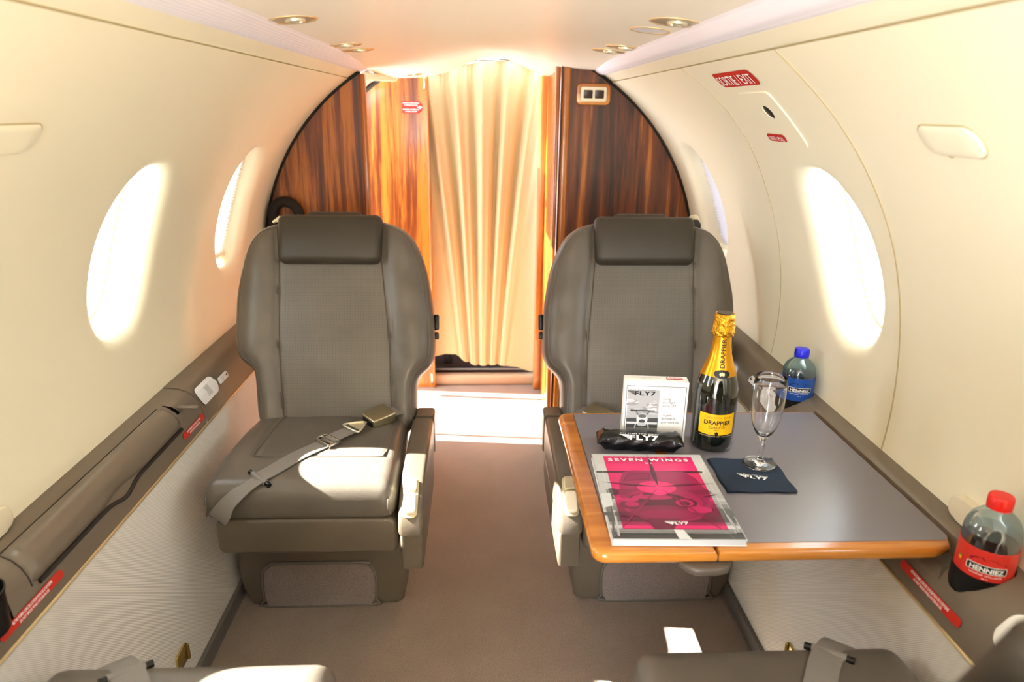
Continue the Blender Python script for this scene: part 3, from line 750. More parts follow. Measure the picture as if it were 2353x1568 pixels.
# left partition
x0 = -RR + .006
def armside(xa, xb, r=RR - .003):
    pts = []; a0 = math.acos(xb / r) if xb < 0 else math.acos(xb / r)
    return pts
def left_arch(x_in, zt=None):
    r = RR - .003; a1 = math.acos(x_in / r); pts = [(x_in, 0.0)]
    for a in np.linspace(a1, PI + .02, 40): pts.append((r * math.cos(a), Z0 + r * math.sin(a)))
    pts += [(-.79, .55), (-.79, .0)]; return pts
def right_arch(x_in):
    return [(-a, b) for a, b in left_arch(-x_in)]
o = panel('wall_front_left', left_arch(-.412), YF - .012, YF + .012, WOODB); tag(o, kind='structure')
wt = MB(); wt.add(*box((-.404, YF, .69), (.020, .034, 1.375), .008)); wt.build('edge_trim', WOODT, o)
o = panel('wall_front_right', [(a, min(b, 1.445)) for a, b in right_arch(.30)], YF - .012, YF + .012, WOODB); tag(o, kind='structure')
# galley cabinet corner facing the aisle, right of the curtain
cab = empty('corner_cabinet', (.285, 2.6, 0), 'tall cherry and walnut cabinet corner to the right of the curtain', 'cabinet'); iv = Matrix.Translation(cab.location).inverted()
def part(v, f, name, m, par, **kw):
    iv_ = Matrix.Translation(par.location).inverted(); return MB().add([iv_ @ Vector(p) for p in v], f).build(name, m, par, **kw)
part(*box((.292, YF - .006, .72), (.030, .030, 1.44), .012, 5), 'front_post', WOODT, cab)
part(*box((.268, YF + .035, .72), (.018, .05, 1.44), .008, 4), 'reveal_post', WOODT, cab)
part(*box((.282, 2.84, .715), (.012, .50, 1.43), .002), 'side_panel', WOODL, cab)
part(*box((.262, 3.095, .705), (.035, .05, 1.41), .008, 4), 'door_jamb', WOODT, cab)
part(*box((.276, YF - .012, .72), (.0035, .014, 1.44), 0), 'shadow_gap', BLACK, cab)
# black gaskets around the arch
gk = MB()
for sgn in (-1, 1):
    a1 = .54 if sgn > 0 else .60
    pts = [(sgn * (RR - .003) * math.cos(a), YF - .016, Z0 + (RR - .003) * math.sin(a)) for a in np.linspace(-.14, PI / 2 - .38 if sgn > 0 else 1.02, 50)]
    if sgn > 0: pts += [(.42, YF - .016, 1.385), (.38, YF - .016, 1.418), (.33, YF - .016, 1.430), (.25, YF - .016, 1.432)]
    gk.add(*tube(pts, .0055, 8))
o = gk.build('trim_8', BLACK); tag(o, kind='structure')
# forward partition of the entry
r2 = RR - .01
pts = [(-.222, 0.0)]
for a in np.linspace(math.acos(-.30 / r2), PI - .2, 30): pts.append((r2 * math.cos(a), min(1.40, Z0 + r2 * math.sin(a))))
pts = [(-.222, 0), (-.222, 1.40)] + [(r2 * math.cos(a), Z0 + r2 * math.sin(a)) for a in np.linspace(1.98, PI - .25, 30)] + [(-.76, .0)]
pts = [(a, min(b, 1.40)) for a, b in pts]
o = panel('wall_front', pts, 3.11, 3.135, WOODL); tag(o, kind='structure')
wt = MB(); wt.add(*box((-.226, 3.120, .70), (.010, .036, 1.40), .003)); wt.build('edge_trim', WOODT, o)
st = empty('door_slot_plate', (-.2365, 3.105, 1.368)); st.empty_display_size = .01
tag(st, 'slim pale metal slot at the top of the lit wooden partition', 'fitting')
for zc, h_ in ((1.368, .045),):
    part(*box((-.2365, 3.106, zc), (.009, .006, h_), .003), 'plate', STEEL, st)
st2 = MB().add(*box((-.2365, 3.106, .045), (.009, .006, .055), .003)).build('floor_slot_plate', STEEL); tag(st2, 'slim pale metal slot at the foot of the lit wooden partition', 'fitting')
o = MB().add(*[(lambda vf: vf)(prism([(-.333, 1.248), (-.262, 1.248), (-.250, 1.258), (-.247, 1.272), (-.250, 1.286), (-.262, 1.297), (-.333, 1.297)], 3.1085, 3.1098))][0]).build('door_placard', RED, smooth=False)
for v in o.data.vertices: v.co = (v.co.x, v.co.z, v.co.y)
tag(o, 'red placard with a white arrow on the lit wooden partition', 'placard')
pm = lambda v: (-.292 + v[0], 3.1075 - v[2], 1.272 + v[1])
text_on(o, 'PORTE DOIT ETRE OUVERTE', .0068, pm, WHITEINK, -.004, .017, .0004, 0, .02, .8); text_on(o, 'ET VERROUILLEE POUR', .0068, pm, WHITEINK, -.004, .0085, .0004, 0, .02, .8)
text_on(o, 'DOOR MUST BE OPEN AND', .0068, pm, WHITEINK, -.004, -.0085, .0004, 0, .02, .8); text_on(o, 'LATCHED TAKE-OFF', .0068, pm, WHITEINK, -.004, -.017, .0004, 0, .02, .8)
MB().add([pm((a, b, .0004)) for a, b in ((.022, -.002), (.032, -.002), (.032, -.007), (.043, 0), (.032, .007), (.032, .002), (.022, .002))], [tuple(range(7))]).build('arrow', WHITEINK, o, smooth=False)
# door frame edge and lining beyond the left partition
df = MB(); df.add(*tube([((RR + .01) * math.cos(a), 3.06, Z0 + (RR + .01) * math.sin(a)) for a in np.linspace(1.95, PI + .35, 40)], .014, 8)); tag(df.build('door_1', DARKM), kind='structure')
df = MB(); df.add(*tube([((RR + .03) * math.cos(a), 2.66, Z0 + (RR + .03) * math.sin(a)) for a in np.linspace(1.98, PI + .35, 40)], .010, 8)); tag(df.build('trim_9', mat('door_frame_grey', '#9fb0bf', .4)), kind='structure')
cv = MB(); cv.add(*tube([(-.404, 2.60, 1.372), (-.36, 3.09, 1.385)], .014, 8)); tag(cv.build('trim_10', CREAM), kind='structure')
# entry sill and cockpit floor beyond the curtain
mb = MB(); mb.add(*box((.01, 3.155, .026), (.50, .05, .052), .012)); tag(mb.build('trim_11', mat('sill_beige', '#b49b80', .5)), kind='structure')
mb = MB(); mb.add(*box((.01, 3.20, .062), (.50, .03, .012), .003)); tag(mb.build('trim_12', mat('sill_metal', '#8d8f92', .3, metal=.8)), kind='structure')
mb = MB(); mb.add(*box((.0, 3.62, .045), (1.3, .80, .05), 0)); tag(mb.build('floor_cockpit', mat('cockpit_floor', '#4b3a33', .9)), kind='structure')
mb = MB(); n = 36
for y in (3.14, 4.0):
    for a in np.linspace(-1.1, PI + 1.1, n): mb.v.append(((RR + .02) * math.cos(a), y, Z0 + (RR + .02) * math.sin(a)))
for i in range(n - 1):
    zc = Z0 + RR * math.sin(-1.1 + (PI + 2.2) * (i + .5) / (n - 1))
    mb.f.append((i, i + 1, n + i + 1, n + i)); mb.m.append(0)
tag(mb.build('wall_cockpit', mat('cockpit_lining', '#8a8376', .7)), kind='structure')
mb = MB(); mb.add(*box((0, 4.0, .66), (1.6, .03, 1.30), .0)); tag(mb.build('wall_front_cockpit', DARKM), kind='structure')
mb = MB(); mb.add(*box((-.17, 3.26, .12), (.03, .03, .14), .004)); mb.add(*tube([(-.145, 3.25, .19), (-.15, 3.25, .06)], .006, 6)); tag(mb.build('seat_rail_bracket', DARKM), 'dark bracket on the floor just beyond the curtain hem', 'bracket')

# curtain
mb = MB(); nu, nv = 150, 70
XL, XR = -.232, .268
def hem(x):
    t = (x - XL) / (XR - XL); pts = [(0, .143), (.12, .157), (.22, .155), (.30, .12), (.40, .098), (.6, .10), (.8, .09), (.93, .068), (1, .066)]
    return float(np.interp(t, [p[0] for p in pts], [p[1] for p in pts]))
def ctop(x): return ceil_z(x, 3.05) + .010 - .020 * max(0, 1 - abs(x - .04) / .12)
for i in range(nv + 1):
    q = i / nv
    for j in range(nu + 1):
        t = j / nu; x = XL + (XR - XL) * t; zt, zb = ctop(x), hem(x); z = zt + (zb - zt) * q
        # folds fan out from the top corners and gather lower down
        u = (t - .47) / (1.0 - .62 * q ** .8)
        env = 1 / (1 + math.exp((abs(u) - .56) * 26)); amp = .020 * (.45 + .55 * math.sin(PI * min(1, q * 1.1 + .15)))
        w = env * (math.sin(2 * PI * u * 4.1 + .9) + .40 * math.sin(2 * PI * u * 8.3 + 2.1 + 1.2 * q) + .3 * math.sin(2 * PI * u * 1.7 + 1.0)) + (1 - env) * (.5 + .35 * math.sin(2 * PI * t * 1.6 + 3 * q))
        sc_ = .0035 * math.sin(2 * PI * t * 26) * max(0, 1 - q / .07)
        mb.v.append((x, 3.158 - amp * w + sc_ - .012 * q, z))
for i in range(nv):
    for j in range(nu): k_ = i * (nu + 1) + j; mb.f.append((k_, k_ + 1, k_ + nu + 2, k_ + nu + 1)); mb.m.append(0)
o = mb.build('curtain', CURT, sharp=80); tag(o, 'beige gold curtain hanging across the cockpit doorway', 'curtain')
MB().add(*tube([(x, 3.155, ctop(x) + .006) for x in np.linspace(XL, XR, 30)], .005, 8)).build('curtain_rail', STEEL, o)

# grab handle, black foam loop on the left partition
hp = [(-.736, YF - .035, .80), (-.736, YF - .04, .88)] + [(-.690 + .046 * math.cos(a), YF - .045, .905 + .046 * math.sin(a)) for a in np.linspace(PI, 0, 14)] + [(-.644, YF - .04, .88), (-.644, YF - .03, .80)]
o = MB().add(*tube(smoothpath(hp, 3), .0185, 14)).build('grab_handle', RUBBER, sharp=60); tag(o, 'black padded U-shaped grab handle on the walnut partition behind the left seat', 'handle')
# switch plate in its wooden bezel
sw = empty('reading_light_switch', (.386, YF - .014, 1.322), 'pair of dark square switches in a cream plate with a cherry bezel', 'switch')
def xz(v, f, y=0): return [(a, y - c, b) for a, b, c in v], f
MB().add(*xz(*prism(rrect(.118, .070, .016, 6), 0, .010, .004, 3))).build('bezel', WOODTX, sw)
MB().add(*xz(*prism(rrect(.089, .048, .006, 5), .008, .014, .002, 2))).build('plate', IVORY, sw)
for sx_ in (-.0195, .0195): MB().add(*xz(*prism(rrect(.031, .027, .003, 3, sx_, 0), .012, .016, .001, 2))).build('switch_key', mat('dark_brown_key', '#2b1710', .3), sw)

# ================================================================ CEILING FITTINGS
def spot(x, y, rx, ry, gimbal, label, lens=False, cat='ceiling light'):
    z = ceil_z(x, y); e = empty('ceiling_spotlight' if not lens else 'ceiling_speaker', (x, y, z), label, cat)
    slope = (ceil_z(x + .01, y) - ceil_z(x - .01, y)) / .02; slope2 = (ceil_z(x, y + .01) - ceil_z(x, y - .01)) / .02
    mp = lambda v: (v[0] * rx, v[1] * ry, -v[2] + v[0] * rx * slope + v[1] * ry * slope2)
    v, f = lathe([(1.0, -.001), (1.0, .0012), (.97, .0022), (.93, .0022), (.89, .0012), (.87, .0005)], 40); MB().add([mp(p) for p in v], f).build('rim', GOLDL, e)
    v, f = lathe([(.89, .0010), (.0, .0010)], 40); MB().add([mp(p) for p in v], f).build('recess', LENSM if lens else CHAMP, e)
    if gimbal:
        v, f = lathe([(.40, .001), (.39, .0045), (.34, .0060), (.30, .0055), (.26, .003), (0, .0025)], 32); MB().add([mp((a + .10, b, c)) for a, b, c in v], f).build('nozzle', CHAMP, e)
        v, f = lathe([(.25, .0032), (0, .0036)], 24); MB().add([mp((a + .10, b, c)) for a, b, c in v], f).build('lens', GLASSY, e)
    return e
GOLDL = mat('gold_rim', '#e0c492', .35, metal=.5); LENSM = mat('speaker_lens', '#e9e9ee', .35); GLASSY = mat('lens_grey', '#a8a59c', .1)
spot(-.342, 1.40, .045, .050, True, 'round gold-rimmed ceiling spotlight nearest the camera on the left')
spot(.341, 1.33, .045, .050, True, 'round gold-rimmed ceiling spotlight nearest the camera on the right')
spot(.330, 1.475, .040, .044, False, 'plain white oval ceiling light behind the near right spotlight', True)
spot(-.348, 1.930, .046, .040, True, 'swivel ceiling spotlight over the left front seat, nearer of its pair', cat='air outlet')
spot(-.336, 2.065, .045, .040, True, 'swivel ceiling spotlight over the left front seat, farther of its pair', cat='air outlet')
spot(.352, 1.845, .046, .040, True, 'swivel ceiling spotlight over the right front seat, nearer of its pair', cat='air outlet')
spot(.336, 1.975, .045, .040, True, 'swivel ceiling spotlight over the right front seat, farther of its pair', cat='air outlet')
spot(-.255, 2.86, .030, .045, True, 'small ceiling spotlight at the forward lip beside the left light strip')

# ================================================================ SEATS
OL = [(-.150, -.04), (-.182, .013), (-.193, .11), (-.201, .143), (-.228, .163), (-.244, .185), (-.251, .227), (-.252, .32), (-.244, .397), (-.224, .476), (-.196, .519), (-.160, .541), (-.10, .556), (-.06, .560)]
OR = [(.205, -.04), (.236, .004), (.238, .09), (.248, .125), (.272, .148), (.284, .175), (.287, .22), (.281, .32), (.262, .423), (.236, .490), (.205, .527), (.165, .546), (.12, .556), (.08, .560)]
B0 = Vector((0, .06, .45)); BV = Vector((0, .22, .52)).normalized(); BN = Vector((0, -BV.z, BV.y))
def densify(P, k=5):
    Q = smoothpath([(a, b, 0) for a, b in P], k); out = []
    for q in Q:
        if not out or q.y > out[-1][1] + 1e-5: out.append((q.x, q.y))
    return out
def make_seat(m, detail=True):
    """lounge seat, origin on the floor under the cushion; front towards -y, armrest on the +x side (m = 1)"""
    root = empty('passenger_seat', (0, 0, 0)); T = Matrix.Scale(m, 4, (1, 0, 0))
    def put(name, pieces, mats, parent=root, **kw):
        mb = MB()
        for p in pieces:
            v, f = p[0], p[1]; mi = p[2] if len(p) > 2 else 0
            f = [tuple(q)[::-1] for q in f] if m < 0 else f
            mb.add([T @ Vector(x) for x in v], f, mi)
        return mb.build(name, mats, parent, **kw)
    bk = lambda v: B0 + Vector((v[0], 0, 0)) + BV * v[1] + BN * v[2]
    seamL = lambda v: np.interp(v, [0, .2, .434, .56], [-.113, -.130, -.135, -.146]); seamR = lambda v: np.interp(v, [0, .2, .434, .56], [.179, .171, .147, .146])
    L_, R_ = densify(OL), densify(OR)
    def extra(U, V):
        a = np.vectorize(seamL)(V); b = np.vectorize(seamR)(V); c = (a + b) / 2; h = (b - a) / 2
        q = np.abs(U - c) / h; bol = np.where(q > 1, .016 * np.sin(PI * np.clip((q - 1) / .75, 0, 1)), 0)
        lum = .010 * np.exp(-((V - .16) / .12) ** 2) * np.clip(1 - q ** 2, 0, 1)
        wr = .0012 * np.sin(V * 60 + U * 25) * np.clip(q - 1, 0, 1) * 2
        return bol + lum + wr
    v, f = pad(L_, R_, .034, .03, .040, band=.035, nrow=64, ncol=60, seams=((seamL, .0042, .006), (seamR, .0042, .006)), extra=extra)
    # leather everywhere, perforated panel in the middle
    fs1, fs2 = [], []
    for q in f:
        c = Vector((0, 0, 0))
        for i in q: c += Vector(v[i])
        c /= len(q); (fs2 if (c.z > .03 and seamL(c.y) + .002 < c.x < seamR(c.y) - .002 and c.y < .45) else fs1).append(q)
    mb = MB(); vv = [T @ bk(p) for p in v]
    fl = (lambda q: tuple(q)[::-1]) if m > 0 else (lambda q: tuple(q))
    mb.v = [tuple(p) for p in vv]; mb.f = [fl(q) for q in fs1 + fs2]; mb.m = [0] * len(fs1) + [1] * len(fs2)
    back = mb.build('backrest', [SEATL, SEATP], root, sharp=75)
    uvl = back.data.uv_layers.new(name='UVMap')
    for lp in back.data.loops:
        p = v[lp.vertex_index]; uvl.data[lp.index].uv = (p[0], p[1])
    # outer piping and seams with stitching
    def surf(u, v_):
        D = poly_dist([(u, v_)], L_ + R_[::-1])[0]; q = min(1, D / .040); d = math.sqrt(max(0, 1 - (1 - q) ** 2))
        return .0175 + .034 * d + float(extra(np.array([u]), np.array([v_]))[0]) * d
    def inset(P, d, sgn):
        out = []
        for i in range(len(P)):
            a = Vector(P[max(i - 1, 0)] + (0,)); b = Vector(P[min(i + 1, len(P) - 1)] + (0,)); t = (b - a).normalized(); n = Vector((t.y, -t.x, 0)) * sgn
            out.append((P[i][0] + n.x * d, P[i][1] + n.y * d))
        return out
    for sgn, P in ((1, L_), (-1, R_)):
        q = [p for p in inset(P, .0135, sgn) if .0 < p[1] < .535]
        put('piping', [tube([bk((a, b, surf(a, b) - .0004)) for a, b in q], .0022, 6)], SEATL, back)
    for s_, o in ((seamL, .0035), (seamR, -.0035)): put('piping', [tube([bk((float(s_(b)) + o, b, surf(float(s_(b)) + o, b) - .0004)) for b in np.linspace(.0, .53, 40)], .0015, 6)], SEAMM, back)
    if detail:
        def stitches(curve, n, nm=None):
            ps = []
            for i in range(n):
                t0 = (i + .2) / n; t1 = (i + .75) / n; a = curve(t0); b = curve(t1)
                ps.append(tube([a, b], .00042, 4))
            return ps
        for s_, o in ((seamL, -.0045), (seamR, .0045)):
            st = stitches(lambda t, s_=s_, o=o: bk((float(s_(.01 + .52 * t)) + o, .01 + .52 * t, surf(float(s_(.01 + .52 * t)) + o, .01 + .52 * t) - .0002 - .0035 * 0)), 95); put('stitching', st, STITCH, back)
        for sgn, P in ((1, L_), (-1, R_)):
            q = [p for p in inset(P, .0195, sgn) if .0 < p[1] < .535]; qa = np.array(q); dd = np.concatenate([[0], np.cumsum(np.hypot(*np.diff(qa, axis=0).T))])
            st = stitches(lambda t, qa=qa, dd=dd: (lambda a, b: bk((a, b, surf(a, b) + .0002)))(float(np.interp(t * dd[-1], dd, qa[:, 0])), float(np.interp(t * dd[-1], dd, qa[:, 1]))), 110); put('stitching', st, STITCH, back)
    # headrest pad and its wrap over the top
    hv, hf = box((0, 0, 0), (.279, .134, .050), .019, 5)
    hv = [(a * (1 - .02 * (b < 0)), b, c + .008 * math.cos(a / .14 * PI / 2) - .010 * (b / .07) ** 2) for a, b, c in hv]
    bmh = []
    head = put('headrest', [([bk((a + .0075, b + .494, c + .064)) for a, b, c in hv], hf)], SEATD, root, sharp=60)
    wv, wf = box((0, 0, 0), (.150, .040, .075), .014, 4); put('headrest_wrap', [([bk((a + .015, b + .553, c + .025)) for a, b, c in wv], wf)], SEATD, head, sharp=60)
    # rear shell
    v, f = pad([(a * .97 + .0005, b) for a, b in L_], [(a * .97, b) for a, b in R_], .01, .035, .05, band=.01, nrow=30, ncol=24)
    put('back_shell', [([bk((a, b - .004, c - .040)) for a, b, c in v], f)], mat_shell, root, sharp=75)
    # cushion
    CL = [(-.172, -.345), (-.188, -.338), (-.197, -.325), (-.201, -.30), (-.204, -.20), (-.198, -.08), (-.190, .02), (-.182, .085)]
    CR = [(.198, -.345), (.214, -.338), (.222, -.325), (.225, -.30), (.224, -.20), (.219, -.08), (.216, .02), (.214, .085)]
    def cex(U, V):
        a = .006 * np.sin(PI * np.clip((U + .21) / .43, 0, 1)) * np.clip((V + .34) / .1, 0, 1)
        # sewn inlay panel
        iu = np.minimum(U + .118, .190 - U); ivv = V + .215; d = np.minimum(iu, ivv); g = -.0035 * np.exp(-(d / .0045) ** 2) * (np.minimum(iu, ivv) > -.012)
        return a + g + .0015 * np.sin(U * 40 + V * 30) * np.clip((V + .2) * 4, 0, 1) - .010 * np.clip((V + .05) / .1, 0, 1)
    v, f = pad(densify(CL, 4), densify(CR, 4), .040, .026, .040, band=.030, nrow=60, ncol=52, extra=cex)
    cu = put('cushion', [([(a, b, c + .432) for a, b, c in v], [q for q in f])], [SEATL], root, sharp=75)
    def csurf(a, b):
        D = poly_dist([(a, b)], densify(CL, 4) + densify(CR, 4)[::-1])[0]; q = min(1, D / .040); d = math.sqrt(max(0, 1 - (1 - q) ** 2))
        return .447 + .040 * d + float(cex(np.array([a]), np.array([b]))[0]) * d
    ip = smoothpath([(-.100, .07, 0), (-.108, -.02, 0), (-.118, -.15, 0), (-.120, -.195, 0), (-.105, -.212, 0), (.02, -.217, 0), (.165, -.214, 0), (.185, -.20, 0), (.188, -.15, 0), (.186, -.02, 0), (.182, .07, 0)], 6)
    put('piping', [tube([(p.x, p.y, csurf(p.x, p.y) + .0008) for p in ip], .0016, 6)], SEATL, cu)
    # side gusset seams running round the front corners
    gl = smoothpath([(.217, .03, .447), (.221, -.20, .452), (.2185, -.30, .460), (.210, -.338, .452), (.2085, -.346, .430), (.213, -.340, .410)], 6)
    gr = smoothpath([(-.190, .03, .447), (-.200, -.20, .452), (-.1965, -.30, .458), (-.187, -.338, .450), (-.1850, -.346, .430), (-.190, -.340, .410)], 6)
    put('piping', [tube(gl, .0022, 6)], SEATL, cu); put('piping', [tube(gr, .0022, 6)], SEATL, cu)
    # leg rest apron, base and carpeted kick panel
    v, f = prism(rrect(.402, .090, .018, 6), 0, .16, .010, 4); put('leg_rest', [([(a + .025, c - .338, b + .352) for a, b, c in v], f)], ARML, root, sharp=50)
    v, f = prism([(-.18, .33), (-.19, .30), (-.213, .20), (-.222, .12), (-.216, .05), (-.196, .006), (-.185, .0), (.19, .0), (.206, .012), (.216, .06), (.216, .12), (.208, .20), (.20, .30), (.19, .33)], 0, .24, .016, 4)
    base = put('seat_base', [([(a, c - .135, b) for a, b, c in v], f)], ARML, root, sharp=50)
    kp = [(-.150, .001), (.120, .001), (.130, .02), (.134, .06), (.132, .10), (.120, .125), (.10, .133), (-.11, .133), (-.135, .128), (-.152, .11), (-.158, .07), (-.157, .02)]
    v, f = prism(kp, 0, .008, .003, 2); k_ = put('kick_panel', [([(a, -.133 - c, b + .004) for a, b, c in v], f)], CARPETK, base, sharp=50)
    put('binding', [tube([(a * 1.02, -.138, b + .005) for a, b in smooth2(kp)], .0042, 8)], SEATL, k_)
    # armrest, lowered beside the cushion
    side = [(-.37, .300), (-.372, .375), (-.368, .408), (-.355, .432), (-.32, .462), (-.26, .480), (-.15, .488), (.0, .492), (.06, .492), (.06, .40), (.0, .33), (-.15, .30)]
    up_ = [(-.372, .385), (-.370, .408), (-.357, .434), (-.32, .464), (-.26, .482), (-.15, .490), (.012, .494), (.018, .47), (.018, .385)]
    lo_ = [(-.366, .296), (-.368, .384), (.018, .384), (.03, .33), (-.02, .30)]
    cap_ = [(.022, .385), (.022, .496), (.075, .496), (.085, .47), (.08, .40), (.05, .37)]
    v, f = prism(up_, 0, .056, .011, 4); arm = put('armrest', [([(c + .231, a, b - .012) for a, b, c in v], f)], ARML, root, sharp=50)
    v, f = prism(lo_, 0, .050, .008, 4); put('armrest_skirt', [([(c + .235, a, b - .012) for a, b, c in v], f)], ARML, arm, sharp=50)
    v, f = prism(cap_, 0, .052, .008, 4); put('armrest_cap', [([(c + .236, a, b - .012) for a, b, c in v], f)], ARML, arm, sharp=50)
    # seat control in the sloping nose of the arm
    a0 = Vector((.2575, -.352, .428)); av = Vector((0, .062, .043)).normalized(); an = Vector((0, -av.z, av.y))
    cm = lambda v: a0 + Vector((v[0], 0, 0)) + av * v[1] + an * v[2]
    v, f = prism(rrect(.034, .096, .012, 6, 0, .028), -.004, .0035, .0015, 2); plt = put('control_plate', [([cm(p) for p in v], f)], IVORYM, arm, sharp=50)
    v, f = prism(rrect(.027, .050, .008, 6, 0, .012), 0, .013, .004, 3); put('recline_button', [([cm(p) for p in v], f)], IVORY, plt, sharp=50)
    v, f = prism(rrect(.028, .028, .004, 4, 0, .056), 0, .011, .003, 3); put('track_button', [([cm(p) for p in v], f)], IVORYM, plt, sharp=50)
    # dark latch on the aisle side of the back
    v, f = box((0, 0, 0), (.014, .045, .020), .005, 3); v2, f2 = box((0, -.038, 0), (.013, .020, .018), .004, 3)
    put('recline_latch', [([bk((a + .290, b + .275, c - .01)) for a, b, c in v], f), ([bk((a + .290, b + .275, c - .01)) for a, b, c in v2], f2)], BLACK, back)
    # lap belt
    pth = smoothpath([(-.165, -.344, .405), (-.150, -.356, .425), (-.122, -.356, .462), (-.088, -.326, .484), (-.055, -.288, .489), (-.010, -.218, .492), (.035, -.163, .494)], 6)
    for p in pth:
        if p.y > -.315: p.z = max(p.z, csurf(p.x, p.y) + .0012, csurf(p.x + .014, p.y - .013) + .0012, csurf(p.x - .014, p.y + .013) + .0012)
    ups = []
    for p in pth:
        t = max(0, min(1, (p.z - .41) / .07)); ups.append((0, -1 + t, .12 + t))
    lap = put('lap_belt', [ribbon(pth, .044, .0022, ups)], BELT, cu, sharp=60)
    def obj_at(c, dirv, nrm):
        d = Vector(dirv).normalized(); n = Vector(nrm).normalized(); s = d.cross(n).normalized(); n = s.cross(d)
        return lambda v: Vector(c) + s * v[0] + d * v[1] + n * v[2]
    g = obj_at((-.075, -.313, .487), (.62, .72, .12), (0, -.2, 1))
    v, f = tube([g((-.036, 0, 0)), g((.036, 0, 0))], .0058, 12); v2, f2 = tube([g((-.025, 0, .0005)), g((.025, 0, .0005))], .0068, 12)
    put('end_roller', [(v, f, 0), (v2, f2, 1)], [BLACK, BELT], lap)
    g = obj_at((.042, -.155, .496), (.62, .74, .02), (0, -.1, 1)); pc = []
    for a, b, w, h_ in ((0, .015, .056, .006), (0, -.015, .056, .006), (-.026, 0, .005, .034), (.026, 0, .005, .034), (0, 0.002, .05, .008)):
        v, f = box((a, b, .004), (w, h_, .010 if w < .01 or abs(b) > .01 else .006), .0015, 2); pc.append(([g(p) for p in v], f))
    put('belt_adjuster', pc, STEEL, lap)
    pth = [g((0, t, .002 + .002 * math.sin(t * 40))) for t in np.linspace(-.004, .078, 12)]; put('belt_tongue_strap', [ribbon(pth, .040, .0035, [(0, 0, 1)] * 12)], BELT, lap)
    st = [tube([g((-.016, .022 + .004 * k__, .0068)), g((.016, .022 + .004 * ((k__ + 1) % 2) + .004 * k__, .0068))], .0004, 4) for k__ in range(9)]; put('strap_stitching', st, STITCH, lap)
    tri = [(-.019, .058), (-.024, .066), (-.006, .100), (.006, .100), (.024, .066), (.019, .058)]
    loop = [g((a * 1.1, b + .012, .009)) for a, b in smooth2(tri)]; put('belt_tongue', [tube(loop, .0030, 8), ([g((a * .9, b * .9 + .03, .008)) for a, b in smooth2(tri)][:-1], [tuple(range(len(smooth2(tri)) - 1))])], CHAMP, lap, sharp=60)
    g2 = obj_at((.148, -.022, .502), (.72, .66, .10), (-.08, -.25, 1))
    v, f = box((0, 0, 0), (.054, .070, .026), .004, 3); v = [(a * (1 + .10 * (b > 0)), b, c) for a, b, c in v]
    bkl = put('belt_buckle', [([g2(p) for p in v], f)], BRUSH, root, sharp=40)
    v, f = box((0, -.031, -.001), (.040, .014, .016), .002, 2); put('buckle_mouth', [([g2(p) for p in v], f)], BLACK, bkl)
    pth = [g2((0, t, -.004 - .012 * ((t - .03) / .05) ** 2 * (1 if t > .03 else 0))) for t in np.linspace(.028, .080, 8)]; put('buckle_strap', [ribbon(pth, .040, .0030, [(-.1, -.3, 1)] * 8)], BELT, bkl)
    # shoulder belt with its guide at the outer top corner
    v, f = lathe([(0, -.003), (.018, -.003), (.019, 0), (.018, .003), (0, .003)], 28)
    if m < 0:
        gp = bk((-.165, .578, -.045)); gd = put('belt_guide', [([gp + Vector((a, c, b)) for a, b, c in v], f)], IVORY, back, sharp=50)
        pth = smoothpath([gp + Vector((0, -.006, .004)), gp + Vector((.0, -.010, -.012)), gp + Vector((.0, -.008, -.035)), gp + Vector((.008, -.004, -.075))], 5)
        put('shoulder_strap', [ribbon(pth, [.018 + .018 * min(1, i / 4) for i in range(len(pth))], .006, [(0, -1, .1)] * len(pth))], SEATD, gd, sharp=60)
    else:
        gp = bk((-.150, .556, .010)); put('belt_guide', [tube([gp + Vector((-.012, 0, -.004)), gp + Vector((.006, 0, .010)), gp + Vector((.022, 0, .008))], .005, 8), box(tuple(gp + Vector((.004, 0, 0))), (.030, .010, .008), .003, 2)], CHAMP, back, sharp=50)
    return root
def smooth2(poly, k=3):
    P = [Vector((a, b, 0)) for a, b in poly]; n = len(P); out = []
    for i in range(n):
        a, b, c, d = P[i - 1], P[i], P[(i + 1) % n], P[(i + 2) % n]
        for q in range(k):
            t = q / k; w = .5 * ((2 * b) + (c - a) * t + (2 * a - 5 * b + 4 * c - d) * t * t + (3 * b - a - 3 * c + d) * t ** 3); out.append((w.x, w.y))
    return out + [out[0]]
mat_shell = mat('seat_shell', '#a08a70', .4)
def copy_tree(o, parent=None):
    c = o.copy(); C.objects.link(c); c.parent = parent
    if c.name.split('.')[0] == 'armrest': c.location.z -= .17          # near seats: armrest stowed low
    for ch in list(o.children): copy_tree(ch, c)
    return c
GS = 'taupe leather lounge seats'
sl = make_seat(1); sl.location = (-.416, 1.70, 0); tag(sl, 'left front taupe leather seat facing aft with a sunlit patch on its cushion', 'seat', GS)
sr = make_seat(-1); sr.location = (.457, 1.70, 0); tag(sr, 'right front taupe leather seat behind the set folding table', 'seat', GS)
nl = copy_tree(sr); nl.location = (-.44, .515, 0); nl.rotation_euler = (0, 0, PI); tag(nl, 'near left seat, only its pale cushion front showing at the bottom edge', 'seat', GS)
nr = copy_tree(sl); nr.location = (.455, .524, 0); nr.rotation_euler = (0, 0, PI); tag(nr, 'near right seat, cushion front and blurred backrest top at the bottom edge', 'seat', GS)

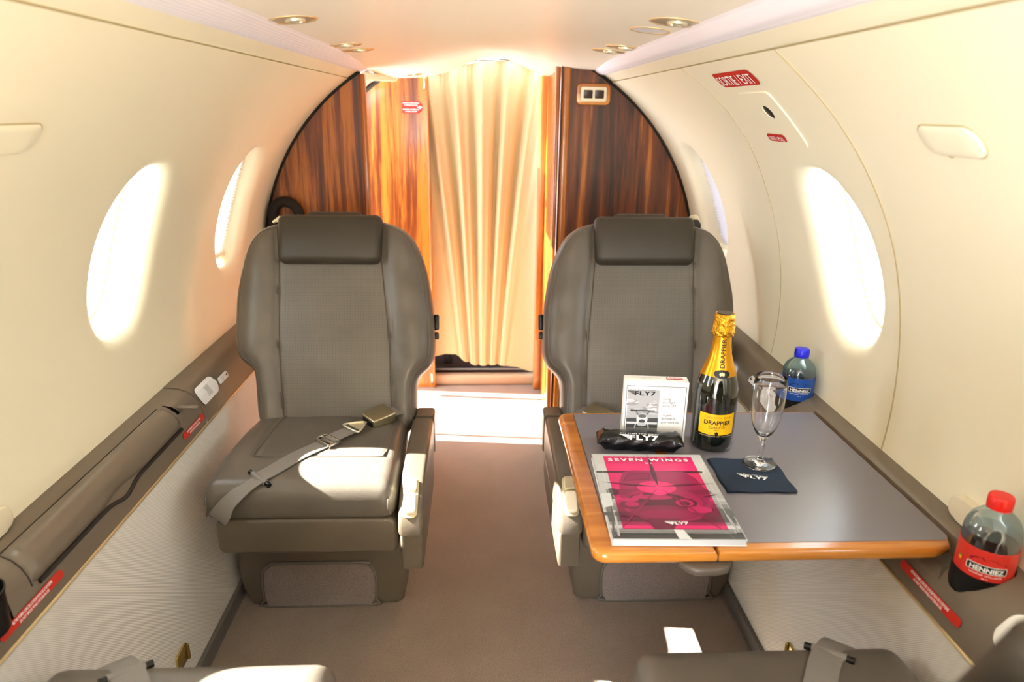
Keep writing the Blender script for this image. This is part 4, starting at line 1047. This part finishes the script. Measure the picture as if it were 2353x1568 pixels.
# ================================================================ FOLDING TABLE
TZ = .640
tb = empty('folding_table', (.45, 1.14, TZ - .03), 'two-leaf folding table in grey leather with cherry wood edges', 'table')
def tpart(v, f, name, m, par=tb, **kw):
    iv_ = Matrix.Translation(tb.location).inverted(); return MB().add([iv_ @ Vector(p) for p in v], f).build(name, m, par, **kw)
XA, XS, XB, Y0, Y1 = .167, .3575, .736, .882, 1.396
def rcorner(cx_, cy_, r, a0, n=6): return [(cx_ + r * math.cos(math.radians(a0 + 90 * i / n)), cy_ + r * math.sin(math.radians(a0 + 90 * i / n))) for i in range(n + 1)]
leaf1 = [(XS - .0012, Y0), (XS - .0012, Y1)] + rcorner(XA + .022, Y1 - .022, .022, 90) + rcorner(XA + .022, Y0 + .022, .022, 180)
v, f = prism(leaf1, TZ - .021, TZ - .0005, .008, 5); l1 = tpart(v, f, 'outer_leaf', WOODTX, sharp=50)
ins1 = [(XS - .0012, Y0 + .026), (XS - .0012, Y1 - .012)] + rcorner(XA + .036, Y1 - .017, .004, 90, 3) + rcorner(XA + .036, Y0 + .031, .004, 180, 3)
v, f = prism(ins1, TZ - .004, TZ + .0004, 0); tpart(v, f, 'leather_inlay', INLAY, l1, smooth=False)
v, f = prism([(XA + .0318, Y1 - .0135), (XA + .0318, Y0 + .0245), (XS - .0012, Y0 + .0245), (XS - .0012, Y0 + .026), (XA + .0335, Y0 + .026), (XA + .0335, Y1 - .0135)], TZ - .004, TZ + .0005, 0); tpart(v, f, 'inlay_border', SEAMM, l1, smooth=False)
leaf2 = [(XS + .0012, Y0), (XB - .040, Y0), (XB - .010, Y0 + .012), (XB, Y0 + .030), (XB, Y1 - .004), (XB - .008, Y1), (XS + .0012, Y1)]
v, f = prism(leaf2, TZ - .021, TZ - .0005, .008, 5); l2 = tpart(v, f, 'inner_leaf', WOODTX, sharp=50)
v, f = prism([(XS + .0012, Y0 + .022), (XB - .012, Y0 + .022), (XB - .003, Y0 + .032), (XB - .003, Y1 - .012), (XS + .0012, Y1 - .012)], TZ - .004, TZ + .0004, 0); tpart(v, f, 'leather_inlay', INLAY, l2, smooth=False)
v, f = box((XS - .010, 1.195, TZ - .0015), (.022, .030, .0045), .001, 2); tpart(v, f, 'hinge', WOODT, l1)
lat = prism([(.300, .0), (.385, .0), (.372, -.020), (.350, -.026), (.322, -.024), (.308, -.014)], TZ - .034, TZ - .020, .005, 3); v = [(a, b + Y0 + .010, c) for a, b, c in lat[0]]; tpart(v, lat[1], 'latch', mat('latch_grey', '#564c42', .4), sharp=50)
v, f = box((.70, 1.14, TZ - .026), (.03, .30, .012), .003); tpart(v, f, 'hinge_rail', TAUPE_D)

# ================================================================ THINGS ON THE TABLE
TT = TZ + .0005
def printed(name, rect, hue):
    """two-tone print: greys outside the tinted rectangle, tinted inside; the face attribute 'v' is the tone"""
    m, t, p = new_mat(name); at = N(t, 'ShaderNodeAttribute', attribute_name='v')
    tc = N(t, 'ShaderNodeTexCoord'); sx_ = N(t, 'ShaderNodeSeparateXYZ'); t.links.new(tc.outputs['Object'], sx_.inputs[0])
    fac = None
    for ax, (lo_, hi_) in zip(('X', 'Y'), rect):
        for op_, th in (('GREATER_THAN', lo_), ('LESS_THAN', hi_)):
            n = N(t, 'ShaderNodeMath', operation=op_, i_1=th); t.links.new(sx_.outputs[ax], n.inputs[0])
            if fac is None: fac = n.outputs[0]
            else:
                k_ = N(t, 'ShaderNodeMath', operation='MULTIPLY'); t.links.new(fac, k_.inputs[0]); t.links.new(n.outputs[0], k_.inputs[1]); fac = k_.outputs[0]
    g_ = N(t, 'ShaderNodeValToRGB'); g_.color_ramp.elements[0].color = lin('#15171a'); g_.color_ramp.elements[1].color = lin('#d9dde0')
    h_ = N(t, 'ShaderNodeValToRGB'); e = h_.color_ramp.elements; e[0].color = lin(hue[0]); e[1].color = lin(hue[2]); e.new(.5).color = lin(hue[1])
    t.links.new(at.outputs['Fac'], g_.inputs['Fac']); t.links.new(at.outputs['Fac'], h_.inputs['Fac'])
    mx = N(t, 'ShaderNodeMix', data_type='RGBA'); t.links.new(fac, mx.inputs['Factor']); t.links.new(g_.outputs[0], mx.inputs['A']); t.links.new(h_.outputs[0], mx.inputs['B'])
    t.links.new(mx.outputs['Result'], p.inputs['Base Color']); p.inputs['Roughness'].default_value = .3; return m
def tones(o, vals):
    a = o.data.attributes.new('v', 'FLOAT', 'FACE'); a.data.foreach_set('value', vals)
class Art:
    def __init__(s): s.v = []; s.f = []; s.t = []; s.z = 0
    def poly(s, pts, tone):
        b = len(s.v); s.z += .000009; s.v += [(p[0], p[1], s.z) for p in pts]; s.f.append(tuple(range(b, b + len(pts)))); s.t.append(tone)
    def ell(s, cx_, cy_, rx, ry, tone, rot=0, n=28):
        s.poly([(cx_ + rx * math.cos(a) * math.cos(rot) - ry * math.sin(a) * math.sin(rot), cy_ + rx * math.cos(a) * math.sin(rot) + ry * math.sin(a) * math.cos(rot)) for a in [2 * PI * i / n for i in range(n)]], tone)
    def stroke(s, pts, w, tone):
        for (a, b) in zip(pts, pts[1:]):
            d = Vector((b[0] - a[0], b[1] - a[1])); l = d.length; n = Vector((-d.y, d.x)) / l
            w0, w1 = w if isinstance(w, tuple) else (w, w)
            s.poly([(a[0] - n.x * w0, a[1] - n.y * w0), (b[0] - n.x * w1, b[1] - n.y * w1), (b[0] + n.x * w1, b[1] + n.y * w1), (a[0] + n.x * w0, a[1] + n.y * w0)], tone)
    def build(s, name, m, parent, T=None, z0=0.0):
        mb = MB(); mb.v = [(a, b, c + z0) for a, b, c in s.v]; mb.f = s.f; mb.m = [0] * len(s.f)
        o = mb.build(name, m, parent, smooth=False); tones(o, s.t)
        if T is not None: o.matrix_local = T
        return o
# magazine
MW, MH, MT = .207, .278, .010
mg = empty('magazine', (.3065, 1.036, TT), 'magazine with a magenta aircraft cover lying on the table', 'magazine'); mg.rotation_euler = (0, 0, math.radians(-2.0))
v, f = box((0, 0, MT / 2), (MW - .002, MH - .002, MT - .0012), .0008, 1); MB().add(v, f).build('pages', ribs('page_edges', '#cfd2d4', 1, 0, 0, .0011, .4, .6, .25), mg)
v, f = box((0, 0, MT), (MW, MH, .0012), .0004, 1); cvr = MB().add(v, f).build('front_cover', mat('cover_grey', '#c2c6c9', .25), mg)
v, f = box((0, 0, .0005), (MW, MH, .001), .0003, 1); MB().add(v, f).build('back_cover', WHITE, mg)
H_ = homog([(55, 975), (745, 955), (1070, 1493), (222, 1512)], [(-MW / 2, MH / 2), (MW / 2, MH / 2), (MW / 2, -MH / 2), (-MW / 2, -MH / 2)])
P = lambda *pts: [H_(a, b) for a, b in pts]
A = Art()
def full(t0, t1, tone): A.poly([(-MW / 2 * .985, -MH / 2 + MH * t0), (MW / 2 * .985, -MH / 2 + MH * t0), (MW / 2 * .985, -MH / 2 + MH * t1), (-MW / 2 * .985, -MH / 2 + MH * t1)], tone)
for i in range(30): full(.01 + .98 * i / 30, .01 + .98 * (i + 1) / 30 + .001, [.06, .05, .3, .75, .35, .1, .12, .15, .2, .25, .3, .5, .7, .55, .6][i] if i < 15 else .68 + .012 * (i - 15))
A.poly(P((100, 1040), (770, 1010), (780, 1075), (95, 1100)), .86)
A.poly(P((95, 1084), (740, 1063), (768, 1066), (760, 1076), (95, 1098)), .08)                    # wing
A.poly(P((260, 1085), (330, 1072), (640, 1072), (720, 1110), (800, 1190), (830, 1290), (760, 1370), (600, 1400), (420, 1385), (290, 1330), (255, 1240), (240, 1150)), .38)   # fuselage
A.poly(P((262, 1145), (295, 1092), (425, 1086), (440, 1122), (430, 1130)), .20); A.poly(P((275, 1140), (303, 1098), (418, 1092), (430, 1118)), .32)
A.poly(P((480, 1092), (560, 1085), (640, 1118), (660, 1130), (500, 1118)), .40)
A.poly(P((160, 1200), (360, 1190), (400, 1215), (360, 1235), (180, 1230)), .25); A.poly(P((600, 1195), (800, 1180), (840, 1205), (640, 1225)), .25)
A.ell(*H_(540, 1275), .070, .052, .30); A.ell(*H_(540, 1262), .062, .044, .42); A.ell(*H_(490, 1262), .052, .026, .08); A.ell(*H_(470, 1240), .030, .008, .5); A.poly(P((400, 1215), (330, 1240), (290, 1300), (340, 1290), (380, 1250)), .55); A.poly(P((640, 1225), (720, 1250), (790, 1310), (740, 1300), (680, 1250)), .52)
A.ell(*H_(545, 1335), .058, .022, .22); A.ell(*H_(560, 1345), .046, .014, .30)
A.ell(*H_(655, 1270), .022, .016, .12); A.ell(*H_(660, 1270), .015, .011, .55); A.ell(*H_(662, 1274), .009, .007, .10)
A.ell(*H_(330, 1290), .020, .014, .15); A.ell(*H_(332, 1288), .012, .008, .48)
A.ell(*H_(760, 1310), .020, .010, .58); A.ell(*H_(300, 1262), .016, .006, .55)
A.poly(P((420, 1375), (640, 1370), (600, 1440), (480, 1440)), .15)
for a, b, tn in (((180, 1210), (215, 1260), .1), ((195, 1225), (230, 1490), .12), ((222, 1330), (262, 1490), .6), ((880, 1300), (990, 1400), .12), ((850, 1240), (1010, 1440), .5), ((780, 1230), (860, 1210), .1)): A.stroke(P(a, b), .0018, tn)
A.ell(*H_(205, 1215), .010, .012, .1); A.poly(P((600, 1440), (660, 1440), (720, 1500), (640, 1500)), .95); A.poly(P((135, 1225), (190, 1222), (215, 1300), (150, 1320)), .85)
A.poly(P((830, 1300), (950, 1300), (990, 1350), (870, 1330)), .15); A.poly(P((150, 1345), (300, 1340), (310, 1365), (160, 1365)), .1)
A.ell(*H_(478, 1178), .034, .022, .80); A.ell(*H_(488, 1188), .020, .020, .95)
for tip, wd in (((408, 962), .006), ((858, 1138), .004), ((112, 1152), .004), ((225, 1502), .003), ((990, 1485), .003)):
    c = H_(490, 1175); tp = H_(*tip); mid = (c[0] + (tp[0] - c[0]) * .35, c[1] + (tp[1] - c[1]) * .35); d = Vector((tp[0] - c[0], tp[1] - c[1])).normalized(); n = Vector((-d.y, d.x)) * wd
    A.poly([c, (mid[0] + n.x, mid[1] + n.y), tp, (mid[0] - n.x * .6, mid[1] - n.y * .6)], .06 if wd > .0035 else .22)
    A.stroke([mid, tp], (.0003, .0002), .5)
A.build('cover_print', printed('magazine_print', ((-MW * .40, MW * .40), (-MH * .40, MH * .462)), ('#260320', '#a80858', '#f22478')), cvr, None, MT + .0008)
mz = lambda v: (v[0], v[1], MT + .0020 + v[2])
text_on(cvr, 'SEVEN WINGS', .0146, mz, WHITEINK, -.001, MH * .408, .0002, 0, .03, 1.25, space=1.36); text_on(cvr, 'BY BLUSH EDITIONS', .0045, mz, WHITEINK, 0, MH * .447, .0002, 0, .0, 1.2, space=1.5)
text_on(cvr, '01', .009, mz, WHITEINK, -.002, MH * .362, .0002, 0, 0, 1.2, space=1.5)
v, f = logo7(.0068); MB().add([mz((a + .005, b - MH * .345, .0002)) for a, b, c in v], f).build('lettering', WHITEINK, cvr, smooth=False)
fr = MB()
for a, b, c, d in ((-.44, -.44, .44, -.4375), (-.44, .4555, .44, .458), (-.44, -.44, -.437, .458), (.437, -.44, .44, .458)): fr.add([mz((MW * a, MH * b, .0001)), mz((MW * c, MH * b, .0001)), mz((MW * c, MH * d, .0001)), mz((MW * a, MH * d, .0001))], [(0, 1, 2, 3)])
fr.build('border_line', mat('pale_line', '#d7dade', .3), cvr, smooth=False)
# napkin
nk = empty('paper_napkin', (.489, 1.108, TT), 'dark navy paper napkin under the champagne glass', 'napkin'); nk.rotation_euler = (0, 0, math.radians(-1.5))
NAVY = mat('navy_paper', '#1b2a3f', .9, bump=(260, .5, .001))
for k_ in range(3):
    g_ = MB(); n = 14; s = .124 - .001 * k_
    for i in range(n + 1):
        for j in range(n + 1):
            a, b = i / n - .5, j / n - .5; e = max(0, abs(a) * 2 - .7) + max(0, abs(b) * 2 - .7)
            z = .0006 + k_ * .0010 + .0016 * e * (1 + math.sin(9 * a + 5 * b + k_)) * (.4 + .3 * k_)
            g_.v.append((a * s + .0012 * math.sin(12 * b) * (1 if abs(a) > .45 else 0) + .001 * k_, b * s + .001 * math.sin(14 * a) * (1 if abs(b) > .45 else 0), z))
    for i in range(n):
        for j in range(n): q = i * (n + 1) + j; g_.f.append((q, q + n + 1, q + n + 2, q + 1)); g_.m.append(0)
    lay = g_.build('ply', NAVY, nk)
v, f = logo7(.0098); MB().add([(a * math.cos(-.28) + b * -math.sin(-.28) - .002, a * math.sin(-.28) + b * math.cos(-.28) - .008, .0046) for a, b, c in [(p[0], -p[1] * 1.0, 0) for p in [( -x, -y, 0) for x, y, z in v]] for a, b in ((a, b),)], f).build('lettering', WHITEINK, lay, smooth=False) if False else None
def nlogo():
    v, f = logo7(.0100); th = math.radians(-15); pts = []
    for x, y, z in v:
        pts.append((x * math.cos(th) - (y) * math.sin(th) + .000, x * math.sin(th) + y * math.cos(th) - .012, .0045))
    return pts, [tuple(q) for q in f]
v, f = nlogo(); MB().add(v, f).build('lettering', WHITEINK, lay, smooth=False)
# chocolate box
bx = empty('chocolate_box', (.343, 1.262, TT), 'white upright carton printed with a small aircraft and text', 'box'); bx.rotation_euler = (math.radians(0), 0, math.radians(-6))
BW, BD, BH = .124, .032, .130
v, f = box((0, 0, BH / 2), (BW, BD, BH), .0012, 2); MB().add(v, f).build('carton', WHITE, bx)
fm = lambda v: (v[0], -BD / 2 - v[2], BH / 2 + v[1])
A = Art(); pw, ph = .062, .098; px_, py_ = -.024, -.002
A.poly([(px_ - pw / 2, py_ - ph / 2), (px_ + pw / 2, py_ - ph / 2), (px_ + pw / 2, py_ + ph / 2), (px_ - pw / 2, py_ + ph / 2)], .62)
rr_ = random.Random(2)
for i in range(26): A.ell(px_ + rr_.uniform(-.40, .40) * pw, py_ + rr_.uniform(-.02, .28) * ph, rr_.uniform(.004, .010), rr_.uniform(.0015, .004), rr_.choice([.5, .75, .85, .95, .45]))
A.poly([(px_ - pw / 2, py_ - ph / 2), (px_ + pw / 2, py_ - ph / 2), (px_ + pw / 2, py_ - ph * .10), (px_ - pw / 2, py_ - ph * .12)], .10)
A.poly([(px_ - pw / 2, py_ - ph / 2), (px_ + pw / 2, py_ - ph / 2), (px_ + pw / 2, py_ - ph * .32), (px_ - pw / 2, py_ - ph * .32)], .35)
yy = py_ - ph * .16; A.stroke([(px_ - .024, yy + .021), (px_ + .024, yy + .021)], .0013, .05); A.stroke([(px_ - .014, yy + .021), (px_ - .004, yy + .006)], .0008, .1); A.stroke([(px_ + .014, yy + .021), (px_ + .004, yy + .006)], .0008, .1)
A.stroke([(px_ - .030, yy - .006), (px_ + .030, yy - .006)], .0022, .95); A.ell(px_, yy + .002, .011, .013, .95); A.ell(px_, yy + .009, .008, .004, .2); A.ell(px_, yy - .002, .006, .004, .1); A.ell(px_, yy - .009, .009, .004, .8)
A.stroke([(px_ - .012, yy - .008), (px_ - .014, yy - .018)], .0012, .8); A.stroke([(px_ + .012, yy - .008), (px_ + .014, yy - .018)], .0012, .8)
mbx = MB(); mbx.v = [fm((a, b, c + .0003)) for a, b, c in A.v]; mbx.f = A.f; mbx.m = [0] * len(A.f)
o = mbx.build('photo_print', printed('box_print', ((9, 10), (9, 10)), ('#000000', '#777777', '#ffffff')), bx, smooth=False); tones(o, A.t)
v, f = logo7(.0115, True); MB().add([fm((a * .9 - .028, b * .8 + .040, .0009)) for a, b, c in v], f).build('lettering', BLACKINK, bx, smooth=False)
for i, (t_, yy) in enumerate((('Giving', .030), ('your flight', .0225), ('a little LIFT', .015), ('Un petit', -.005), ('BONHEUR', -.0125), ('pour votre vol', -.020))):
    text_on(bx, t_, .0066, fm, mat('print_grey', '#54565a', .6) if i == 0 else bpy.data.materials['print_grey'], .0135, yy, .0006, 0, .0, .9, align='LEFT')
bl = MB()
for a, b, c, d in ((-.058, -.058, .058, -.0570), (-.058, .0545, .058, .0555), (-.058, -.058, -.057, .0555), (.057, -.058, .058, .0555)): bl.add([fm((a, b, .0002)), fm((c, b, .0002)), fm((c, d, .0002)), fm((a, d, .0002))], [(0, 1, 2, 3)])
bl.build('border_line', BLACKINK, bx, smooth=False)
tm = lambda v: (v[0], v[1], BH + .0003 + v[2])
MB().add([tm(p) for p in ((.020, -.003, 0), (.052, -.003, 0), (.052, .009, 0), (.020, .009, 0))], [(0, 1, 2, 3)]).build('maker_label', RED, bx, smooth=False)
text_on(bx, 'Kambly', .0095, tm, WHITEINK, .036, .003, .0003, PI, .02); text_on(bx, 'FINEST CHOCOLATE SELECTION', .0040, tm, GREYINK, -.020, .004, .0003, PI, 0); text_on(bx, 'SWISS MADE', .0040, tm, GREYINK, -.020, -.003, .0003, PI, 0)
# snack bar in a black wrapper
sb = empty('snack_bar', (.3065, 1.213, TT), 'black wrapped snack bar with white lettering lying before the carton', 'snack'); sb.rotation_euler = (0, 0, math.radians(-7))
g_ = MB(); n, K = 40, 26; BLK = mat('black_wrapper', '#08090c', .26, bump=(38, .35, .004))
for i in range(n + 1):
    t = i / n; x = -.082 + .164 * t; e = max(0, (abs(t - .5) * 2 - .80) / .20); body = (1 - e ** 1.6)
    ry = .0185 + .007 * e; rz = .0165 * body + .0010; zc = .0180 * body + .014 * e + .002 + .008 * e * (1 if t > .5 else .8)
    for k_ in range(K):
        a = 2 * PI * k_ / K; c, s_ = math.cos(a), math.sin(a); sq = 2 / 2.8
        cr = .0012 * math.sin(a * 6 + t * 30) * math.exp(-((e - .15) / .25) ** 2)
        zz = .0012 * math.sin(k_ * 2.4) * (1 if e > .75 else 0)
        g_.v.append((x + (zz * .8 if i in (0, n) else 0), (ry + cr) * math.copysign(abs(c) ** sq, c), zc + (rz + cr) * math.copysign(abs(s_) ** sq, s_)))
for i in range(n):
    for k_ in range(K): g_.f.append((i * K + k_, (i + 1) * K + k_, (i + 1) * K + (k_ + 1) % K, i * K + (k_ + 1) % K)); g_.m.append(0)
g_.f += [tuple(range(K)), tuple(range(n * K, n * K + K))[::-1]]; g_.m += [0, 0]
g_.build('wrapper', BLK, sb, sharp=70)
def barmap(a, b):
    th = PI / 2 + .80 - b / .0190 * .80       # round the shoulder that faces the aft seats
    c, s_ = math.cos(th), math.sin(th); sq = 2 / 2.8
    return (a, .0206 * math.copysign(abs(c) ** sq, c), .0205 + .0190 * math.copysign(abs(s_) ** sq, s_))
v, f = logo7(.0150, True); MB().add([barmap(a * .92 - .002, b) for a, b, c in v], f).build('lettering', WHITEINK, sb, smooth=False)

# champagne bottle
cb = empty('champagne_bottle', (.4565, 1.237, TT), 'dark champagne bottle with gold foil neck and yellow label', 'bottle')
R0 = .0415
prof = [(.0, .006), (.018, .004), (.030, .0005), (.037, .0), (.0405, .004), (R0, .012), (R0, .112), (.0408, .124), (.0375, .140), (.0320, .157), (.0255, .174), (.0200, .192), (.0172, .210), (.0160, .225), (.0152, .235), (.0, .235)]
GLB = mat('dark_green_glass', '#0c0f06', .06, spec=.8, coat=1.0)
MB().add(*lathe(prof, 56)).build('glass_body', GLB, cb, sharp=60)
FOIL = mat('gold_foil', '#d99a1c', .28, metal=.75); FOIL2 = mat('gold_foil_crumpled', '#dba12a', .22, metal=.85, bump=(90, .8, .01))
fprof = [(.0345, .1490), (.0325, .157), (.0262, .174), (.0207, .192), (.0180, .210), (.0168, .225), (.0163, .234)]
vs, fs = lathe(fprof, 56); vs = [(a, b, c - (.006 * math.cos(math.atan2(b, a) + PI / 2) if c < .150 else 0)) for a, b, c in vs]
foil = MB().add(vs, fs).build('neck_foil', FOIL, cb)
vs, fs = lathe([(.0163, .228), (.0200, .231), (.0212, .236), (.0200, .240), (.0208, .247), (.0190, .256), (.0192, .264), (.0190, .2695), (.0172, .2720), (.0160, .2715), (0, .2715)], 64)
vs = [(a * (1 + .05 * math.sin(9 * math.atan2(b, a) + c * 500) * (1 if .229 < c < .258 else 0)), b * (1 + .05 * math.sin(9 * math.atan2(b, a) + c * 500) * (1 if .229 < c < .258 else 0)), c + (.0012 * math.sin(11 * math.atan2(b, a)) if c < .24 else 0)) for a, b, c in vs]
MB().add(vs, fs).build('crumpled_foil', FOIL2, cb, sharp=40)
v, f = lathe([(.0150, .2722), (.0140, .2730), (0, .2730)], 32); MB().add(v, f).build('cap_plate', mat('cap_dark', '#3a2d16', .3, metal=.6), cb)
CA = math.radians(-98)
def cylmap(r, zc, k=1.0):
    def m(v): a = CA + v[0] / r(v[1] + zc) * k; rr = r(v[1] + zc) + v[2]; return (rr * math.cos(a), rr * math.sin(a), zc + v[1])
    return m
rb_ = lambda z: R0
lm = cylmap(rb_, .060)
YEL = mat('yellow_label', '#f0b90c', .45); v, f = grid_item(.0720, .0430, .0006, lambda p: lm((p[0], p[1] - .0015 * math.cos(p[0] * 40) + .0015, p[2])), .0004, 24, 6); lab = MB().add(v, f).build('label', YEL, cb)
text_on(lab, 'DRAPPIER', .0118, lm, BLACKINK, 0, .0045, .0009, 0, .022, 1.0); text_on(lab, 'CHAMPAGNE', .0055, lm, mat('gold_ink', '#8c6b12', .5), 0, .0150, .0009, 0, 0, 1.15, space=1.5)
text_on(lab, "Carte d'Or", .0080, lm, BLACKINK, 0, -.0050, .0009, .06, 0, .9); text_on(lab, 'BRUT', .0034, lm, BLACKINK, 0, -.0105, .0009); text_on(lab, 'CHAMPAGNE DRAPPIER  REIMS  URVILLE  FRANCE', .0030, cylmap(rb_, .036), mat('label_small_print', '#c9b48a', .5), 0, 0, .0008)
v, f = grid_item(.008, .006, .002, lm, .0010, 4, 4); MB().add([lm((p[0], p[1], 0)) for p in []], []) if False else None
cr_ = [(0, .004), (.0018, .001), (.004, .003), (.003, -.002), (.0025, -.004), (-.0025, -.004), (-.003, -.002), (-.004, .003), (-.0018, .001)]
MB().add([lm((a, b - .0175, .0010)) for a, b in cr_], [tuple(range(9))]).build('crest', BLACKINK, lab, smooth=False)
rn = lambda z: float(np.interp(z, [.149, .157, .174, .192, .210, .225, .234], [.0345, .0325, .0262, .0207, .0180, .0168, .0163])) + .0006
nm = cylmap(rn, .198)
tv, tf = text2d('DRAPPIER', .0125, .018, 1.0, 1.0); MB().add([nm((-y, x, .0004)) for x, y, _ in tv], tf).build('neck_lettering', BLACKINK, foil, smooth=False)
om = cylmap(rn, .1605); v = [(.0150 * math.cos(a), .0078 * math.sin(a)) for a in [2 * PI * i / 30 for i in range(30)]]
vs = []; fs = []
for k_ in range(5):
    for a, b in v: vs.append(om((a * (1 - k_ / 4.3), b * (1 - k_ / 4.3), .0006)))
for k_ in range(4):
    for i in range(30): fs.append((k_ * 30 + i, k_ * 30 + (i + 1) % 30, (k_ + 1) * 30 + (i + 1) % 30, (k_ + 1) * 30 + i))
fs.append(tuple(range(120, 150))); md_ = MB().add(vs, fs).build('medallion', BLACKINK, foil)
MB().add([om((a * 1.15, b * 1.15, .0012)) for a, b in [(0, .004), (.0014, .002), (.003, .003), (.0045, .0), (.003, -.003), (.001, -.002), (-.001, -.002), (-.003, -.003), (-.0045, 0), (-.003, .003), (-.0014, .002)]], [tuple(range(11))]).build('crest', GOLD, md_, smooth=False)

# champagne flute
GLASS = mat('clear_glass', (1, 1, 1), 0.0, trans=1.0, ior=1.45)
fl = empty('champagne_flute', (.5205, 1.146, TT + .0042), 'empty champagne flute standing on the navy napkin', 'glass')
op_ = [(.0, .0024), (.012, .0032), (.026, .0014), (.0305, .0012), (.0310, .0004), (.030, 0), (.0, .0)]
outer = [(.0310, .0004), (.0305, .0015), (.026, .0020), (.012, .0044), (.0058, .0075), (.0046, .014), (.0044, .030), (.0050, .046), (.0085, .056), (.0165, .066), (.0225, .080), (.0270, .100), (.0290, .122), (.0292, .142), (.0285, .160), (.0275, .1745)]
inner = [(.0272, .1750), (.0268, .1745), (.0278, .160), (.0284, .142), (.0282, .122), (.0262, .100), (.0216, .080), (.0150, .067), (.0070, .0600), (.0, .0590)]
v, f = lathe([(.0, .0)] + outer + inner, 56); MB().add(v, f).build('glass_shell', GLASS, fl, sharp=60, weld=1e-6)

# water bottles in the ledge cup holders
def water_bottle(pos, capc, labc, pet, label):
    e = empty('water_bottle', pos, label, 'bottle', 'water bottles in the ledge cup holders'); R = .0360; e.scale = (1.04, 1.04, .88 if 'blue' in label else .90)
    zl, zh, zp = (.028, .1005, .070) if 'blue' in label else (.020, .089, .058)
    prof = [(0, .004), (.020, .002), (.030, .0), (.0345, .005), (R, .016), (R, .102), (.0355, .112), (.0335, .121), (.0290, .132), (.0215, .141), (.0155, .146), (.0132, .149), (.0130, .160), (.0, .160)]
    MB().add(*lathe(prof, 48)).build('bottle_body', pet, e, sharp=60)
    wprof = [(0, .0055), (.028, .0035), (.0340, .0165), (.0350, .020), (.0350, .108), (.0, .108)]; MB().add(*lathe(wprof, 40)).build('water', bpy.data.materials['water_tint'], e, sharp=40)
    cap = [(.0138, .150), (.0155, .1505), (.0155, .154), (.0150, .1545), (.0152, .1555), (.0158, .156), (.0156, .170), (.0140, .1725), (0, .173)]
    vs, fs = lathe(cap, 60); vs = [((a * (1 + .018 * (i_ // 9 % 2))), (b * (1 + .018 * (i_ // 9 % 2))), c) for i_, (a, b, c) in enumerate(vs)]
    MB().add(vs, fs).build('cap', capc, e, sharp=40)
    lv, lf = lathe([(R + .0002, zl), (R + .0006, zl + .0005), (R + .0006, zh), (R + .0002, zh + .0005)], 56); lb_ = MB().add(lv, lf).build('label', labc, e)
    aim = math.atan2(-pos[1], -pos[0]) + (.20 if pos[1] > 1 else .12)
    def m(v): a = aim + v[0] / R; r_ = R + .0008 + v[2]; return (r_ * math.cos(a), r_ * math.sin(a), zp + v[1])
    v, f = grid_item(.050, .0135, .0008, m, .0002, 16, 4); MB().add(v, f).build('name_border', WHITEINK, lb_)
    v, f = grid_item(.048, .0115, .0006, m, .0004, 16, 4); MB().add(v, f).build('name_plate', BLACKINK, lb_)
    text_on(lb_, 'HENNIEZ', .0108, m, WHITEINK, 0, -.0004, .0008, 0, .03, .90)
    rr = random.Random(5); mt = MB(); x = -.020
    pts = [(-.022, .010)] + [(-.022 + .044 * i / 14, .011 + .006 * rr.random() + .004 * math.sin(PI * i / 14)) for i in range(15)] + [(.022, .010)]
    mt.add([m((a, b, .0003)) for a, b in pts], [(0, i, i + 1) for i in range(1, len(pts) - 1)]); mt.build('skyline_print', bpy.data.materials['label_dark_' + ('blue' if 'blue' in label else 'red')], lb_, smooth=False)
    text_on(lb_, 'NATURELLE  SANS GAZ' if 'blue' in label else 'GAZEIFIEE  PETILLANTE', .0038, m, WHITEINK, 0, -.0110, .0003); text_on(lb_, '50 cl', .0038, m, WHITEINK, 0, -.0170, .0003)
    for i, cc in enumerate(('#3f9e3a', '#f2d21c', '#e88a1a', '#d8341f')):
        v, f = grid_item(.0050, .0030, .0006, lambda p, i=i: m((p[0] - .036, p[1] + .005 - .0032 * i, p[2])), .0003, 2, 2); MB().add(v, f).build('score_square', mat('score_%d' % i, cc, .5), lb_, smooth=False)
    return e
thin_glass('water_tint', (.86, .92, .97), .03); mat('label_dark_blue', '#0a2a66', .5); mat('label_dark_red', '#8d1717', .5)
PETB = thin_glass('blue_pet', (.50, .74, .84), .16); PETR = thin_glass('clear_blue_pet', (.66, .80, .88), .16)
water_bottle((BB[0], BB[1], .6005), mat('blue_cap', '#2026d8', .3), mat('blue_label', '#1a4fa8', .35), PETB, 'water bottle with a blue cap and blue label in the right ledge')
water_bottle((RB[0], RB[1], .6005), mat('red_cap', '#e8231d', .3), mat('red_label', '#d8342b', .35), PETR, 'water bottle with a red cap and red label in the right ledge')

# brass latch plates low on the side panels
for sd, y, zc in ((-1, 1.262, .115), (1, 1.20, .140)):
    xw = (.661 if sd < 0 else .680); e = MB(); v, f = prism(rrect(.050, .042, .004, 3), 0, .006, .0015, 2); e.add([(sd * (xw + .001 - c), y + a, zc + b) for a, b, c in v], f)
    o = tag(e.build('latch_plate', BRASS, sharp=40), 'small brass latch plate low on the %s fabric side panel' % ('left' if sd < 0 else 'right'), 'latch')
    MB().add(*tube([(sd * (xw - .007), y + .020, zc - .018), (sd * (xw - .007), y + .020, zc + .018)], .004, 10)).build('hinge_barrel', BRASS, o)
